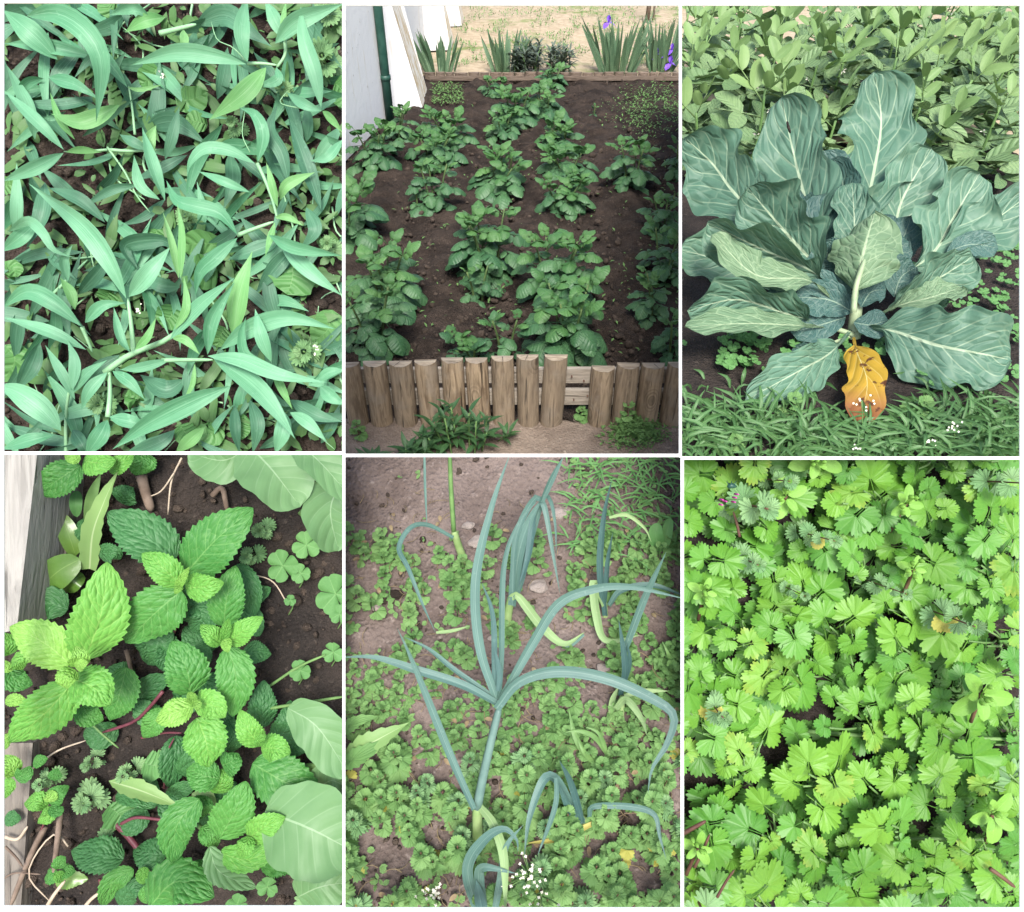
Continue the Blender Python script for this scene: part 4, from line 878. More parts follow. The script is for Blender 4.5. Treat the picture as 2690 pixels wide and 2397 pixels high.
# ---- broad beans
def bean_leaf(seed, mat, pairs=2):
    rr = random.Random(seed); g = G()
    for k in range(pairs):
        y = .30+.40*k
        for sd_ in (-1, 1):
            lleaf(g, tr(0, y, 0) @ rot('Z', -sd_*(46-16*k+rr.uniform(-10, 10))) @ rot('Y', sd_*rr.uniform(-25, 5)) @ rot('X', rr.uniform(-5, 22)), .50*rr.uniform(.9, 1.15), .225*rr.uniform(.9, 1.15), oval, 7, 4, .28, rr.uniform(-.3, .15), 0, 9, .02, seed+k)
    tube(g, [(0, 0, 0), (0, .35, .01), (0, .72, 0)], .014, .010, 4, 3)
    return g.mesh('bean_leaf', mat)
BL = [bean_leaf(k, M['bean'], 1+k % 2) for k in range(5)]; BT = [bean_leaf(30+k, M['bean_top'], 2) for k in range(3)]
g = G()
for q in range(6): lleaf(g, rot('Z', 60*q) @ tr(0, .1, 0) @ rot('X', -20+30*(q % 3)), .8, .42, oval, 4, 2, .3, -.3)
BF = g.mesh('bean_flower', M['petal_white'])
def bean(zx, zy, ztop, label, seed):
    rr = random.Random(seed*13+1); p = gr(3, zx, zy); r_ = ray(CX, S(3, 0, ztop)[1]); ht = H+r_.z*(p.y/r_.y)-Z3
    t = thing('bean_plant', label, 'bean plant', p, 'broad beans behind the cabbage')
    tip = p+Vector((rr.uniform(-.04, .04), rr.uniform(-.05, .03), ht*.93)); q = [p+Vector((0, 0, -.02)), p.lerp(tip, .5)+Vector((rr.uniform(-.02, .02), 0, 0)), tip]; g = G(); tube(g, q, .008, .006, 4, 8); g.obj('stem', M['stem_green'], t, 3)
    cen = spline(q, 30); n = max(6, int(ht/.024)); az = rr.random()*6
    for k in range(n):
        f = .10+.90*k/(n-1); az += 2.5+rr.uniform(-.4, .4); el = R(8+rr.uniform(-12, 14)+60*max(0, f-.72)/.28); L = .275*rr.uniform(.8, 1.2)*(1-.45*max(0, f-.7)/.3)
        dh = Vector((math.cos(az), math.sin(az), 0)); c = cen[int(f*30)]
        place('leaf', rr.choice(BT if f > .86 else BL), basis(c, dh*math.cos(el)+Vector((0, 0, math.sin(el))), Vector((rr.uniform(-.3, .3), -.35, 1))-dh*.3, L), t, 3)
        if .35 < f < .85 and rr.random() < .33: place('flower', BF, basis(c+dh*.025, dh+Vector((0, 0, .3)), (0, 0, 1), rr.uniform(.014, .024)), t, 3)
rowsb = [('front row', 700, [(60, 430), (250, 330), (370, 390), (560, 470), (880, 370), (960, 540), (1160, 400), (1235, 470), (1345, 560)]),
         ('second row', 560, [(20, 220), (140, 300), (260, 150), (460, 220), (600, 190), (740, 200), (890, 230), (1030, 290), (1190, 190), (1330, 250)]),
         ('third row', 440, [(70, 120), (200, 40), (330, 50), (420, 110), (650, 60), (770, 70), (900, 80), (1000, 130), (1110, 110), (1250, 60), (1350, 90)]),
         ('back row', 330, [(20, 30), (190, 10), (330, -10), (620, -10), (700, 10), (820, -5), (950, 20), (1060, -10), (1180, 0), (1310, -5)])]
rowsb.append(('farthest row', 235, [(110, -40), (560, -30), (640, -40), (760, -30), (870, -40), (990, -30), (1120, -40), (1240, -30), (1350, -40)]))
sd = 0
for nm, zy, lst in rowsb:
    for k, (zx, zt_) in enumerate(lst):
        sd += 1; bean(zx, zy+random.Random(sd).uniform(-25, 25), zt_, 'broad bean plant in the %s behind the cabbage, %s from the left' % (nm, (ORD+['tenth', 'eleventh'])[k]), sd)
# ---- clover, grass and weeds on the terrace
CLO = []
for k in range(2):
    g = G()
    for q in range(3): fan(g, rot('Z', 120*q) @ rot('X', 12+8*k), 1.0, 118, 2, .14, 1, 0, -.12, k*3+q, 14, .03)
    CLO.append(g.mesh('clover_leaf', M['clover']))
def merge(g, me, Mx):
    n = len(g.v); vv = [Mx @ v.co for v in me.vertices]; g.v += [tuple(v) for v in vv]; g.f += [tuple(i+n for i in p.vertices) for p in me.polygons]
    uvv = [(0, 0)]*len(vv); lay = me.uv_layers[0].data
    for p in me.polygons:
        for li in p.loop_indices: uvv[me.loops[li].vertex_index] = tuple(lay[li].uv)
    g.uv += uvv
random.seed(33); g = G()
for i in range(900):
    zx, zy = random.choice(((random.uniform(900, 1367), random.uniform(930, 1560)), (random.uniform(0, 450), random.uniform(1000, 1500)), (random.uniform(0, 1367), random.uniform(1300, 1500)), (random.uniform(0, 1367), random.uniform(250, 900))))
    if mnoise.noise(Vector((zx*.006, zy*.008, 5))) < -.12: continue
    p = gr(3, zx, zy)+Vector((0, 0, random.uniform(.012, .04))); merge(g, random.choice(CLO), basis(p, (random.uniform(-1, 1), random.uniform(-1, 1), random.uniform(-.2, .2)), (0, -.3, 1), random.uniform(.010, .018)))
o = g.obj('clover_cover', M['clover'], None, 3); tag(o, 'low clover cover on the soil around the cabbage', 'clover', None, 'stuff')
g = G()
for i in range(1350):
    zx, zy = random.uniform(-30, 1400), 1460+380*random.random()**.6
    if zy < 1640 and random.random() < .82: continue
    if 560 < zx < 900 and zy < 1700: continue
    p = gr(3, zx, zy); a = random.uniform(0, 6.28); L = random.uniform(.05, .12)*(1 if zy > 1640 else .6); cur = Vector((math.cos(a), math.sin(a), 0)); el = random.uniform(.25, .95)
    q = [p, p+cur*L*.4*math.cos(el)+Vector((0, 0, L*.5*math.sin(el)+.01)), p+cur*L*math.cos(el*.6)+Vector((0, 0, L*.72*math.sin(el)))]
    cen = spline(q, 5); s_, n_ = frames(cen, lambda z: (C-z).normalized(), random.uniform(-.6, .6)); sheet(g, cen, s_, n_, random.uniform(.005, .011), lance, 2, .3)
o = g.obj('grass', M['grassblade'], None, 3); tag(o, 'long green grass in front of the cabbage', 'grass', None, 'stuff')
for i, (zx, zy, s_, lab) in enumerate(((935, 1650, 55, 'pale scalloped weed in the grass right of the yellow leaf'), (430, 1630, 50, 'pale scalloped weed in the grass left of the yellow leaf'), (1000, 1460, 40, 'small scalloped weed under the broad right leaf'), (1290, 990, 45, 'scalloped weed at the right edge beside the cabbage'), (200, 1790, 50, 'scalloped weed at the bottom left corner'), (1040, 690, 45, 'scalloped weed between the cabbage and the beans'))):
    sz = s_*.662*1.7/F
    weed(3, gr(3, zx, zy), (0, -.3, 1), sz, .05, 3, i+60, 'scalloped_weed', lab, 'weed', 'weeds around the cabbage', NL, stem='stem_green')
M['flower_cream'] = plain('cream_petal', (.62, .62, .48), (.72, .71, .62), 30, .6)
def sprig(P, zx, zy, ztop, n, label, spread=16, h=.02, fs=.0028, hz=None):
    p = gr(P, zx, zy) if P not in FLAT else at(P, zx, zy, 0); tp = at(P, zx+8, ztop, d=(p-C).dot(FW)-(hz or .05)); t = thing('flowering_weed', label, 'flower', p)
    g = G(); tube(g, [p, p.lerp(tp, .5)+RT*.004, tp], .0022, .0015, 4, 5); g.obj('stem', M['stem_green'], t, P); rr = random.Random(int(zx))
    g = G()
    for q in range(n):
        c = tp+RT*rr.gauss(0, 1)*spread*.0004+UP*rr.gauss(0, 1)*spread*.0004-FW*rr.uniform(0, .012)
        for k in range(4): lleaf(g, basis(c, RT*math.cos(1.57*k+q)+UP*math.sin(1.57*k+q)-FW*.3, -FW, 1), fs, fs*.75, oval, 3, 2, .1, -.2)
    g.obj('flower_head', M['flower_cream'], t, P)
sprig(3, 715, 1760, 1590, 9, 'tiny cream flower sprig before the yellow leaf', 38)
sprig(3, 985, 1790, 1755, 8, 'tiny white flower sprig in the grass at the bottom right', 14)
sprig(3, 1080, 1780, 1690, 10, 'cream flower sprig in the grass under the broad right leaf', 20)
sprig(3, 690, 1805, 1775, 7, 'tiny white flower sprig at the bottom edge', 12)
# ================================================================== bed 4: mint by a weathered board
def mint_mat(n, c1, c2, v): return leaf_mat(n, c1, c2, v, .04, .5, 7, .9, .52, 9, .28, .26, rough=.52, spec=.32, bumpd=.0036, tl=.14, lath=.30, netv=1.3, pillow=True)
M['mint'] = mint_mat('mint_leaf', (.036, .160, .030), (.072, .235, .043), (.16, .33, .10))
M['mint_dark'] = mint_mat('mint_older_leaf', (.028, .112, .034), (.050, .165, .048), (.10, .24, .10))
M['mint_pale'] = mint_mat('mint_young_leaf', (.140, .330, .050), (.20, .41, .075), (.34, .54, .16))
M['mint_mid'] = mint_mat('mint_bright_leaf', (.080, .260, .040), (.125, .330, .055), (.24, .42, .10))
M['bean_big'] = leaf_mat('broad_bean_leaf', (.095, .205, .078), (.140, .260, .112), (.33, .46, .28), .04, .5, 6, .8, .16, rough=.5, spec=.35, bumpd=.0015, tl=.15)
M['dandelion'] = leaf_mat('pale_long_leaf', (.15, .27, .085), (.22, .34, .12), (.42, .52, .28), .12, .6, tl=.15)
M['smooth_leaf'] = leaf_mat('smooth_oval_leaf', (.085, .180, .030), (.125, .225, .045), (.2, .32, .09), .05, .5, rough=.3, spec=.5, tl=.12)
M['runner'] = plain('purple_runner', (.085, .020, .032), (.15, .045, .055), 22, .5)
M['twig'] = plain('dry_twig', (.10, .070, .052), (.20, .150, .115), 30, .85)
M['root'] = plain('pale_root', (.34, .27, .20), (.46, .38, .29), 30, .8)
M['board'] = wood_mat('grey_board', (.22, .21, .19), (.40, .385, .35), (.33, .315, .29), 1)
M['board2'] = wood_mat('brown_board', (.12, .105, .090), (.22, .195, .165), (.18, .16, .14), 1)
mint = {}
def mshoot(k, zx, zy, label): mint[k] = thing('mint_shoot', label, 'mint', at(4, zx, zy, 0), 'mint shoots')
mshoot('A', 715, 520, 'large dark mint shoot at top centre with four spreading leaves')
mshoot('B', 290, 880, 'pale yellow-green mint shoot on the left')
mshoot('C', 895, 730, 'mint shoot with small bright crown at the right of centre')
mshoot('D', 770, 990, 'mint shoot with bright crown in the middle of the bed')
mshoot('E', 1040, 1160, 'mint shoot with bright crown on the lower right')
mshoot('F', 950, 1540, 'tangled mint shoot at the bottom right')
mshoot('G', 740, 1480, 'mint shoot with curled leaves at the bottom centre')
mshoot('H', 400, 1620, 'dark mint shoot low at the bottom left')
mshoot('I', 340, 60, 'mint shoot cut by the top edge beside the board')
mshoot('J', 190, 1400, 'small ragged mint sprig on the soil at the lower left')
mshoot('K', 40, 820, 'mint shoot half hidden at the left edge')
mshoot('L', 60, 1270, 'small mint sprig at the left edge below the pale shoot')
mshoot('N', 230, 1650, 'tiny curled mint sprig near the bottom left twigs')
ML = [
 ('A', [(690, 430), (590, 340), (428, 232)], 225, .17, .18, 'mint_dark'), ('A', [(735, 480), (850, 350), (1003, 218)], 245, .18, .20, 'mint'), ('A', [(720, 545), (620, 630), (495, 752)], 245, .16, .14, 'mint'),
 ('A', [(715, 525), (650, 460), (562, 398)], 135, .21, .23, 'mint_mid'), ('A', [(735, 535), (810, 530), (888, 515)], 140, .21, .23, 'mint_mid'), ('A', [(700, 545), (720, 500), (750, 452)], 42, .24, .26, 'mint_pale'), ('A', [(715, 520), (705, 540), (692, 560)], 40, .24, .26, 'mint_pale'),
 ('A', [(780, 600), (800, 650), (770, 715)], 150, .09, .08, 'mint_dark'), ('A', [(640, 700), (620, 770), (600, 840)], 200, .04, .03, 'mint_dark'),
 ('B', [(335, 820), (400, 640), (425, 432)], 250, .20, .23, 'mint_mid'), ('B', [(280, 840), (170, 750), (38, 690)], 200, .22, .24, 'mint_pale'), ('B', [(290, 910), (180, 1030), (40, 1148)], 225, .20, .21, 'mint_mid'), ('B', [(285, 895), (370, 930), (440, 1000)], 190, .22, .23, 'mint_mid'),
 ('B', [(300, 850), (315, 810), (300, 765)], 92, .26, .28, 'mint_pale'), ('B', [(300, 860), (265, 890), (262, 935)], 100, .26, .28, 'mint_pale'), ('B', [(300, 855), (320, 840), (350, 830)], 60, .27, .29, 'mint_pale'),
 ('B', [(270, 620), (180, 600), (75, 670)], 170, .09, .08, 'mint_dark'), ('B', [(500, 850), (470, 970), (440, 1060)], 170, .10, .09, 'mint'), ('B', [(330, 1000), (350, 1040), (410, 1060)], 110, .1, .1, 'mint'),
 ('C', [(885, 690), (900, 570), (935, 445)], 165, .15, .16, 'mint'), ('C', [(905, 770), (935, 900), (920, 1045)], 175, .17, .17, 'mint'), ('C', [(880, 755), (840, 720), (795, 680)], 92, .20, .22, 'mint_mid'), ('C', [(905, 755), (970, 700), (1043, 650)], 112, .20, .22, 'mint_mid'), ('C', [(892, 740), (898, 690), (905, 655)], 48, .22, .24, 'mint_mid'), ('C', [(895, 735), (898, 765), (903, 792)], 52, .22, .24, 'mint_pale'),
 ('C', [(940, 440), (990, 540), (1010, 650)], 110, .08, .07, 'mint_dark'), ('C', [(960, 790), (1010, 790), (1075, 800)], 110, .07, .06, 'mint_dark'), ('C', [(840, 600), (780, 620), (720, 660)], 130, .08, .07, 'mint_dark'), ('C', [(830, 770), (800, 800), (770, 850)], 110, .08, .07, 'mint_dark'),
 ('D', [(755, 955), (740, 860), (680, 745)], 195, .16, .17, 'mint'), ('D', [(780, 1050), (815, 1140), (830, 1245)], 195, .17, .17, 'mint_mid'), ('D', [(765, 1000), (690, 1030), (615, 1060)], 128, .20, .22, 'mint_pale'), ('D', [(775, 995), (840, 1000), (893, 1050)], 138, .20, .22, 'mint_mid'), ('D', [(765, 990), (755, 965), (745, 948)], 50, .23, .25, 'mint_pale'), ('D', [(765, 985), (780, 1000), (785, 1025)], 46, .23, .25, 'mint_pale'),
 ('D', [(640, 1010), (610, 1070), (570, 1130)], 110, .08, .07, 'mint'), ('D', [(700, 1120), (690, 1220), (680, 1330)], 140, .03, .03, 'mint_dark'), ('D', [(900, 1060), (930, 1120), (920, 1190)], 110, .08, .07, 'mint_dark'),
 ('E', [(1030, 1160), (985, 1100), (950, 1018)], 118, .17, .19, 'mint_mid'), ('E', [(1035, 1175), (1090, 1170), (1152, 1190)], 128, .17, .19, 'mint_mid'), ('E', [(1000, 1230), (1120, 1300), (1285, 1375)], 225, .12, .13, 'mint'), ('E', [(1040, 1090), (1040, 1000), (1045, 900)], 135, .10, .10, 'mint_dark'), ('E', [(1090, 1150), (1140, 1080), (1150, 980)], 140, .09, .09, 'mint_dark'), ('E', [(1030, 1165), (1030, 1140), (1050, 1110)], 50, .2, .22, 'mint_mid'), ('E', [(1150, 1080), (1180, 1110), (1195, 1150)], 90, .07, .07, 'mint_dark'),
 ('F', [(870, 1530), (930, 1420), (975, 1300)], 200, .16, .18, 'mint'), ('F', [(985, 1530), (1050, 1480), (1132, 1440)], 132, .18, .20, 'mint_mid'), ('F', [(870, 1585), (980, 1610), (1130, 1555)], 120, .15, .15, 'mint_mid'), ('F', [(1030, 1630), (1120, 1610), (1215, 1640)], 150, .13, .13, 'mint'), ('F', [(830, 1560), (870, 1660), (1015, 1725)], 110, .16, .15, 'bean_big'), ('F', [(990, 1520), (970, 1560), (945, 1600)], 90, .19, .2, 'mint_mid'), ('F', [(880, 1240), (920, 1220), (945, 1190)], 130, .11, .11, 'mint'), ('F', [(860, 1350), (880, 1300), (880, 1250)], 110, .10, .10, 'mint_mid'),
 ('G', [(790, 1370), (700, 1480), (690, 1625)], 165, .15, .15, 'mint'), ('G', [(870, 1290), (810, 1280), (740, 1250)], 140, .12, .12, 'mint'), ('G', [(590, 1800), (700, 1700), (850, 1760)], 225, .15, .16, 'mint'), ('G', [(800, 1480), (840, 1520), (860, 1560)], 100, .13, .13, 'mint'), ('G', [(660, 1590), (600, 1590), (530, 1570)], 140, .06, .05, 'mint_dark'), ('G', [(820, 1360), (800, 1400), (800, 1450)], 120, .1, .1, 'mint'), ('G', [(760, 1620), (770, 1660), (740, 1700)], 120, .09, .08, 'mint'), ('G', [(570, 1640), (565, 1680), (570, 1710)], 60, .1, .11, 'mint_mid'),
 ('H', [(490, 1610), (390, 1590), (282, 1580)], 165, .09, .09, 'mint_dark'), ('H', [(530, 1650), (450, 1700), (410, 1800)], 110, .08, .07, 'mint'), ('H', [(480, 1800), (520, 1730), (600, 1700)], 110, .06, .06, 'mint_dark'), ('H', [(560, 1780), (600, 1740), (640, 1720)], 90, .08, .07, 'mint'),
 ('I', [(320, 50), (240, 100), (148, 170)], 160, .14, .15, 'mint'), ('I', [(330, 30), (390, 40), (460, 30)], 130, .16, .17, 'mint_mid'), ('I', [(430, 70), (480, 40), (530, 5)], 90, .13, .13, 'mint_mid'), ('I', [(320, 25), (290, 20), (255, 10)], 60, .18, .19, 'mint_pale'), ('I', [(560, 0), (560, 40), (540, 90)], 130, .06, .06, 'mint'), ('I', [(480, 200), (500, 160), (530, 140)], 120, .04, .04, 'mint_dark'), ('I', [(390, 400), (450, 400), (480, 420)], 100, .08, .08, 'mint_dark'), ('I', [(330, 260), (350, 320), (350, 380)], 110, .04, .04, 'mint_dark'),
 ('J', [(190, 1400), (150, 1380), (95, 1390)], 90, .08, .08, 'mint_mid'), ('J', [(195, 1390), (230, 1350), (275, 1320)], 90, .08, .08, 'mint'), ('J', [(190, 1400), (190, 1440), (150, 1470)], 70, .09, .09, 'mint_mid'), ('J', [(195, 1385), (200, 1360), (190, 1340)], 60, .1, .1, 'mint_pale'), ('J', [(215, 1300), (220, 1270), (230, 1250)], 60, .08, .08, 'mint'), ('J', [(200, 1400), (230, 1420), (250, 1400)], 60, .09, .09, 'mint'),
 ('K', [(40, 800), (30, 760), (15, 710)], 100, .13, .13, 'mint_mid'), ('K', [(45, 820), (70, 830), (90, 860)], 90, .12, .12, 'mint_mid'), ('K', [(40, 850), (60, 900), (130, 920)], 110, .09, .09, 'mint'), ('K', [(40, 830), (20, 850), (0, 870)], 70, .13, .14, 'mint_pale'), ('K', [(20, 980), (60, 980), (110, 990)], 60, .12, .12, 'mint_pale'),
 ('L', [(60, 1280), (40, 1240), (10, 1200)], 90, .10, .10, 'mint_pale'), ('L', [(60, 1290), (100, 1270), (120, 1240)], 80, .10, .10, 'mint'), ('L', [(50, 1290), (30, 1320), (20, 1370)], 70, .10, .10, 'mint_mid'), ('L', [(130, 1230), (160, 1220), (190, 1210)], 60, .09, .09, 'mint'), ('L', [(20, 1440), (50, 1450), (85, 1450)], 70, .05, .05, 'mint_dark'), ('L', [(10, 1180), (15, 1140), (35, 1110)], 60, .2, .2, 'mint_pale'),
 ('N', [(230, 1660), (200, 1680), (175, 1690)], 70, .09, .09, 'mint'), ('N', [(235, 1650), (240, 1620), (260, 1600)], 70, .09, .09, 'mint'), ('N', [(240, 1660), (270, 1660), (300, 1660)], 60, .09, .09, 'mint'), ('N', [(235, 1655), (235, 1680), (250, 1700)], 50, .1, .1, 'mint_mid'), ('N', [(220, 1710), (280, 1690), (350, 1690)], 80, .05, .04, 'smooth_leaf')]
random.seed(14)
for i, (k, zp, w, h0, h1, m) in enumerate(ML):
    big = w > 80
    blade('leaf', mint[k], M[m], 4, zp, w*.96, mintp if m != 'dandelion' else lance, h0, h1, .015 if big else .004, random.uniform(-.28, .28), random.uniform(-.25, .25), random.uniform(.10, .26), -.15, .022, 10, 52 if big else 28, 6, .075 if big else .09, 13 if big else 8, seed=i)
random.seed(15)
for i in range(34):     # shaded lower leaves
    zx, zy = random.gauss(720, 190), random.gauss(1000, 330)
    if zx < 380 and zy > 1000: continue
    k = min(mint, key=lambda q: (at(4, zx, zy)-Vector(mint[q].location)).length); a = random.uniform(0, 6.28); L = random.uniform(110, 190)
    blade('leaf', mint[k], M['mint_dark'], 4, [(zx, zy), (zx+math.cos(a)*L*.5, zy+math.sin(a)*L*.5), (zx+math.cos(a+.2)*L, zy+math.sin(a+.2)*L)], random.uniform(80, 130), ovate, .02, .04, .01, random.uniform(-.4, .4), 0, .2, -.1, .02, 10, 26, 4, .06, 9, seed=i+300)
for k, zp, w, h0, h1, m in (('D', [(645, 945), (600, 1000), (530, 1065), (400, 1110)], 22, .08, .04, 'runner'), ('G', [(420, 1440), (480, 1490), (540, 1560), (625, 1690)], 38, .03, .05, 'runner'), ('G', [(480, 1470), (540, 1445), (650, 1455)], 20, .05, .06, 'runner'), ('H', [(395, 1690), (400, 1720), (415, 1780)], 16, .06, .05, 'runner'), ('D', [(330, 1040), (400, 1110), (470, 1170)], 14, .06, .06, 'stem_green'), ('C', [(500, 780), (520, 860), (540, 950)], 26, .03, .03, 'twig'), ('A', [(715, 545), (705, 640), (690, 720)], 22, .15, .03, 'runner'), ('E', [(650, 1330), (660, 1200), (690, 1130)], 14, .04, .05, 'runner'), ('B', [(290, 890), (330, 960), (380, 1080)], 20, .18, .04, 'runner'), ('F', [(780, 1470), (830, 1530), (830, 1600)], 26, .10, .14, 'stem_green'), ('J', [(190, 1430), (170, 1480), (150, 1520)], 12, .06, .02, 'runner'), ('D', [(560, 1130), (650, 1110), (720, 1110)], 14, .05, .06, 'runner')):
    stalk('stem', mint[k], M[m], 4, zp, w*.7, h0, h1)
# big pale bean leaves reaching in
bn = thing('bean_branch', 'large smooth pale bean leaves reaching in from the top right corner', 'bean plant', at(4, 1200, 40, 0))
for i, (zp, w, h0, h1) in enumerate((([(975, -10), (880, 30), (745, 0)], 175, .16, .17), ([(985, -30), (1080, 70), (1190, 215)], 270, .18, .20), ([(1370, 90), (1310, 220), (1340, 390)], 230, .13, .12), ([(1160, -60), (1280, 50), (1400, 190)], 150, .26, .28), ([(1250, 60), (1270, 90), (1290, 100)], 60, .15, .15))):
    blade('leaf', bn, M['bean_big'], 4, zp, w, oval, h0, h1, .02, .25, .3, .16, .1, .035, 10, 24, 8, 0, 14, .07, seed=i)
stalk('stem', bn, M['stem_green'], 4, [(1190, 230), (1240, 280), (1290, 350)], 30, .05, .05)
bn2 = thing('bean_branch', 'large smooth pale bean leaves reaching in from the lower right edge', 'bean plant', at(4, 1330, 1500, 0))
for i, (zp, w, h0, h1) in enumerate((([(1140, 1010), (1260, 1090), (1385, 1280)], 180, .16, .17), ([(1050, 1420), (1230, 1490), (1420, 1590)], 330, .18, .20), ([(1180, 1760), (1270, 1720), (1390, 1700)], 180, .10, .10), ([(1240, 1350), (1310, 1300), (1380, 1330)], 150, .08, .08), ([(1260, 1150), (1300, 1200), (1290, 1260)], 120, .07, .07))):
    blade('leaf', bn2, M['bean_big'], 4, zp, w, oval, h0, h1, .02, -.25, .3, .16, .1, .035, 10, 24, 8, 0, 14, .07, seed=i+9)
stalk('stem', bn2, M['stem_green'], 4, [(1080, 1260), (1200, 1250), (1370, 1220)], 34, .06, .08); stalk('stem', bn2, M['stem_green'], 4, [(1020, 1020), (1180, 995), (1370, 965)], 14, .10, .12); stalk('stem', bn2, M['stem_green'], 4, [(1060, 930), (1180, 850), (1290, 800)], 12, .06, .07)
# long leaves, oval leaves
dl = thing('long_leaved_weed', 'weed with long pale toothed leaves beside the board', 'weed', at(4, 360, 420, 0))
blade('leaf', dl, M['dandelion'], 4, [(355, 460), (368, 320), (410, 200), (465, 75)], 78, strap, .06, .14, .01, .4, .5, .4, 0, .02, 9, 24, 4, .12, 7, seed=3)
blade('leaf', dl, M['stem_green'], 4, [(350, 270), (365, 170), (400, 80)], 42, strap, .06, .1, .01, seed=4)
blade('leaf', dl, M['smooth_leaf'], 4, [(320, 420), (230, 470), (135, 560)], 125, oval, .08, .09, .01, .1, 0, .15, seed=5); blade('leaf', dl, M['smooth_leaf'], 4, [(300, 410), (270, 320), (235, 240)], 70, oval, .05, .06, .01, seed=6); blade('leaf', dl, M['clover'], 4, [(305, 150), (300, 200), (305, 255)], 50, ovate, .06, .07, seed=7); blade('leaf', dl, M['smooth_leaf'], 4, [(330, 480), (290, 510), (260, 550)], 70, oval, .04, .05, seed=8)
dl2 = thing('long_leaved_weed', 'pale toothed leaf lying across the soil below the middle', 'weed', at(4, 560, 1340, 0))
blade('leaf', dl2, M['dandelion'], 4, [(430, 1300), (560, 1340), (720, 1405)], 72, lance, .07, .09, .02, .2, 0, .3, 0, .02, 9, 24, 4, .12, 6, seed=13); blade('leaf', dl2, M['broad'], 4, [(570, 1230), (620, 1240), (680, 1230)], 110, oval, .03, .03, .01, seed=14, lobe=.2); blade('leaf', dl2, M['broad'], 4, [(430, 1400), (470, 1430), (500, 1470)], 120, oval, .02, .02, .01, seed=15, lobe=.2); blade('leaf', dl2, M['dandelion'], 4, [(760, 1350), (810, 1380), (860, 1440)], 80, lance, .06, .07, .01, seed=16)
for i, (zx, zy, s_, lab) in enumerate(((385, 1345, 66, 'scalloped henbit sprig on the soil left of the bottom mint'), (400, 1200, 40, 'tiny henbit sprig below the pale mint shoot'), (540, 1240, 44, 'small henbit leaf cluster below the middle'), (1010, 400, 46, 'henbit sprig right of the large dark mint shoot'), (1060, 300, 44, 'henbit sprig on bare soil near the top right'), (1240, 1770, 60, 'ragged henbit sprig at the bottom right corner'), (220, 1270, 40, 'tiny green sprig above the ragged mint sprig'), (440, 1520, 40, 'tiny pale sprig by the purple runner'))):
    weed(4, at(4, zx, zy, .02), -FW, s_*.663*FLAT[4]/F, .06, 3, 90+i, 'henbit_sprig', lab, 'weed', 'henbit weeds around the mint', HB, stem='stem_green')
for i, (zx, zy, s_, lab) in enumerate(((1120, 448, 66, 'three-leaved clover on bare soil right of the dark mint'), (1192, 478, 40, 'small clover beside the larger clover'), (1330, 560, 84, 'largest clover at the right edge'), (1190, 862, 44, 'clover right of the middle mint'), (1215, 365, 58, 'dark clover under the top right bean leaf'), (1320, 790, 44, 'clover at the right edge, lower than the largest'), (1345, 640, 40, 'half hidden clover at the right edge'), (1150, 585, 24, 'tiny clover leaf on bare soil'), (1060, 1720, 44, 'clover at the bottom edge'), (940, 1790, 46, 'clover half cut by the bottom edge'))):
    t = thing('clover', lab, 'clover', at(4, zx, zy, .0), 'clovers around the mint'); s = s_*.663*FLAT[4]/F
    place('leaf', CLO[i % 2], basis(at(4, zx, zy, .06), RT*math.cos(i*2)+UP*math.sin(i*2), -FW+RT*.15, s), t, 4); stalk('stalk', t, M['stem_green'], 4, [(zx, zy), (zx+10, zy+25), (zx-8, zy+60)], 6, .06, .0)
# boards
def box(g, o, ax, ay, az):
    v = [o+ax*i+ay*j+az*k for i in (0, 1) for j in (0, 1) for k in (0, 1)]
    g.add(v, [(0, 1, 3, 2), (4, 6, 7, 5), (0, 4, 5, 1), (2, 3, 7, 6), (0, 2, 6, 4), (1, 5, 7, 3)], [(0, 0)]*8)
def board(name, q, hf, mat, label, cat):
    pts = [at(4, x, y, hf) for x, y in q]; t0 = pts[0]; g = G(); b = [p+FW*.16 for p in pts]
    g.add(pts+b, [(0, 1, 2, 3), (7, 6, 5, 4), (0, 4, 5, 1), (1, 5, 6, 2), (2, 6, 7, 3), (3, 7, 4, 0)], [(0, 0)]*8); bi = BED.transposed(); g.v = [tuple(bi @ (Vector(p)-t0)) for p in g.v]; o = bpy.data.objects.new(name, g.mesh(name, mat, False)); link(o, 4); o.matrix_basis = tr(t0) @ BED.to_4x4(); tag(o, label, cat); return o
board('board', [(-60, 730), (66, 700), (150, -20), (-60, -20)], .19, M['board'], 'pale grey weathered board edge along the left of the mint', 'board')
board('post', [(70, 570), (250, 560), (290, -10), (120, -10)], .05, M['board2'], 'brown timber post behind the pale grey board', 'post')
board('low_board', [(-60, 1830), (80, 1830), (130, 1150), (-60, 1150)], .03, M['board2'], 'brown half buried timber along the lower left edge', 'board')
tw = 0
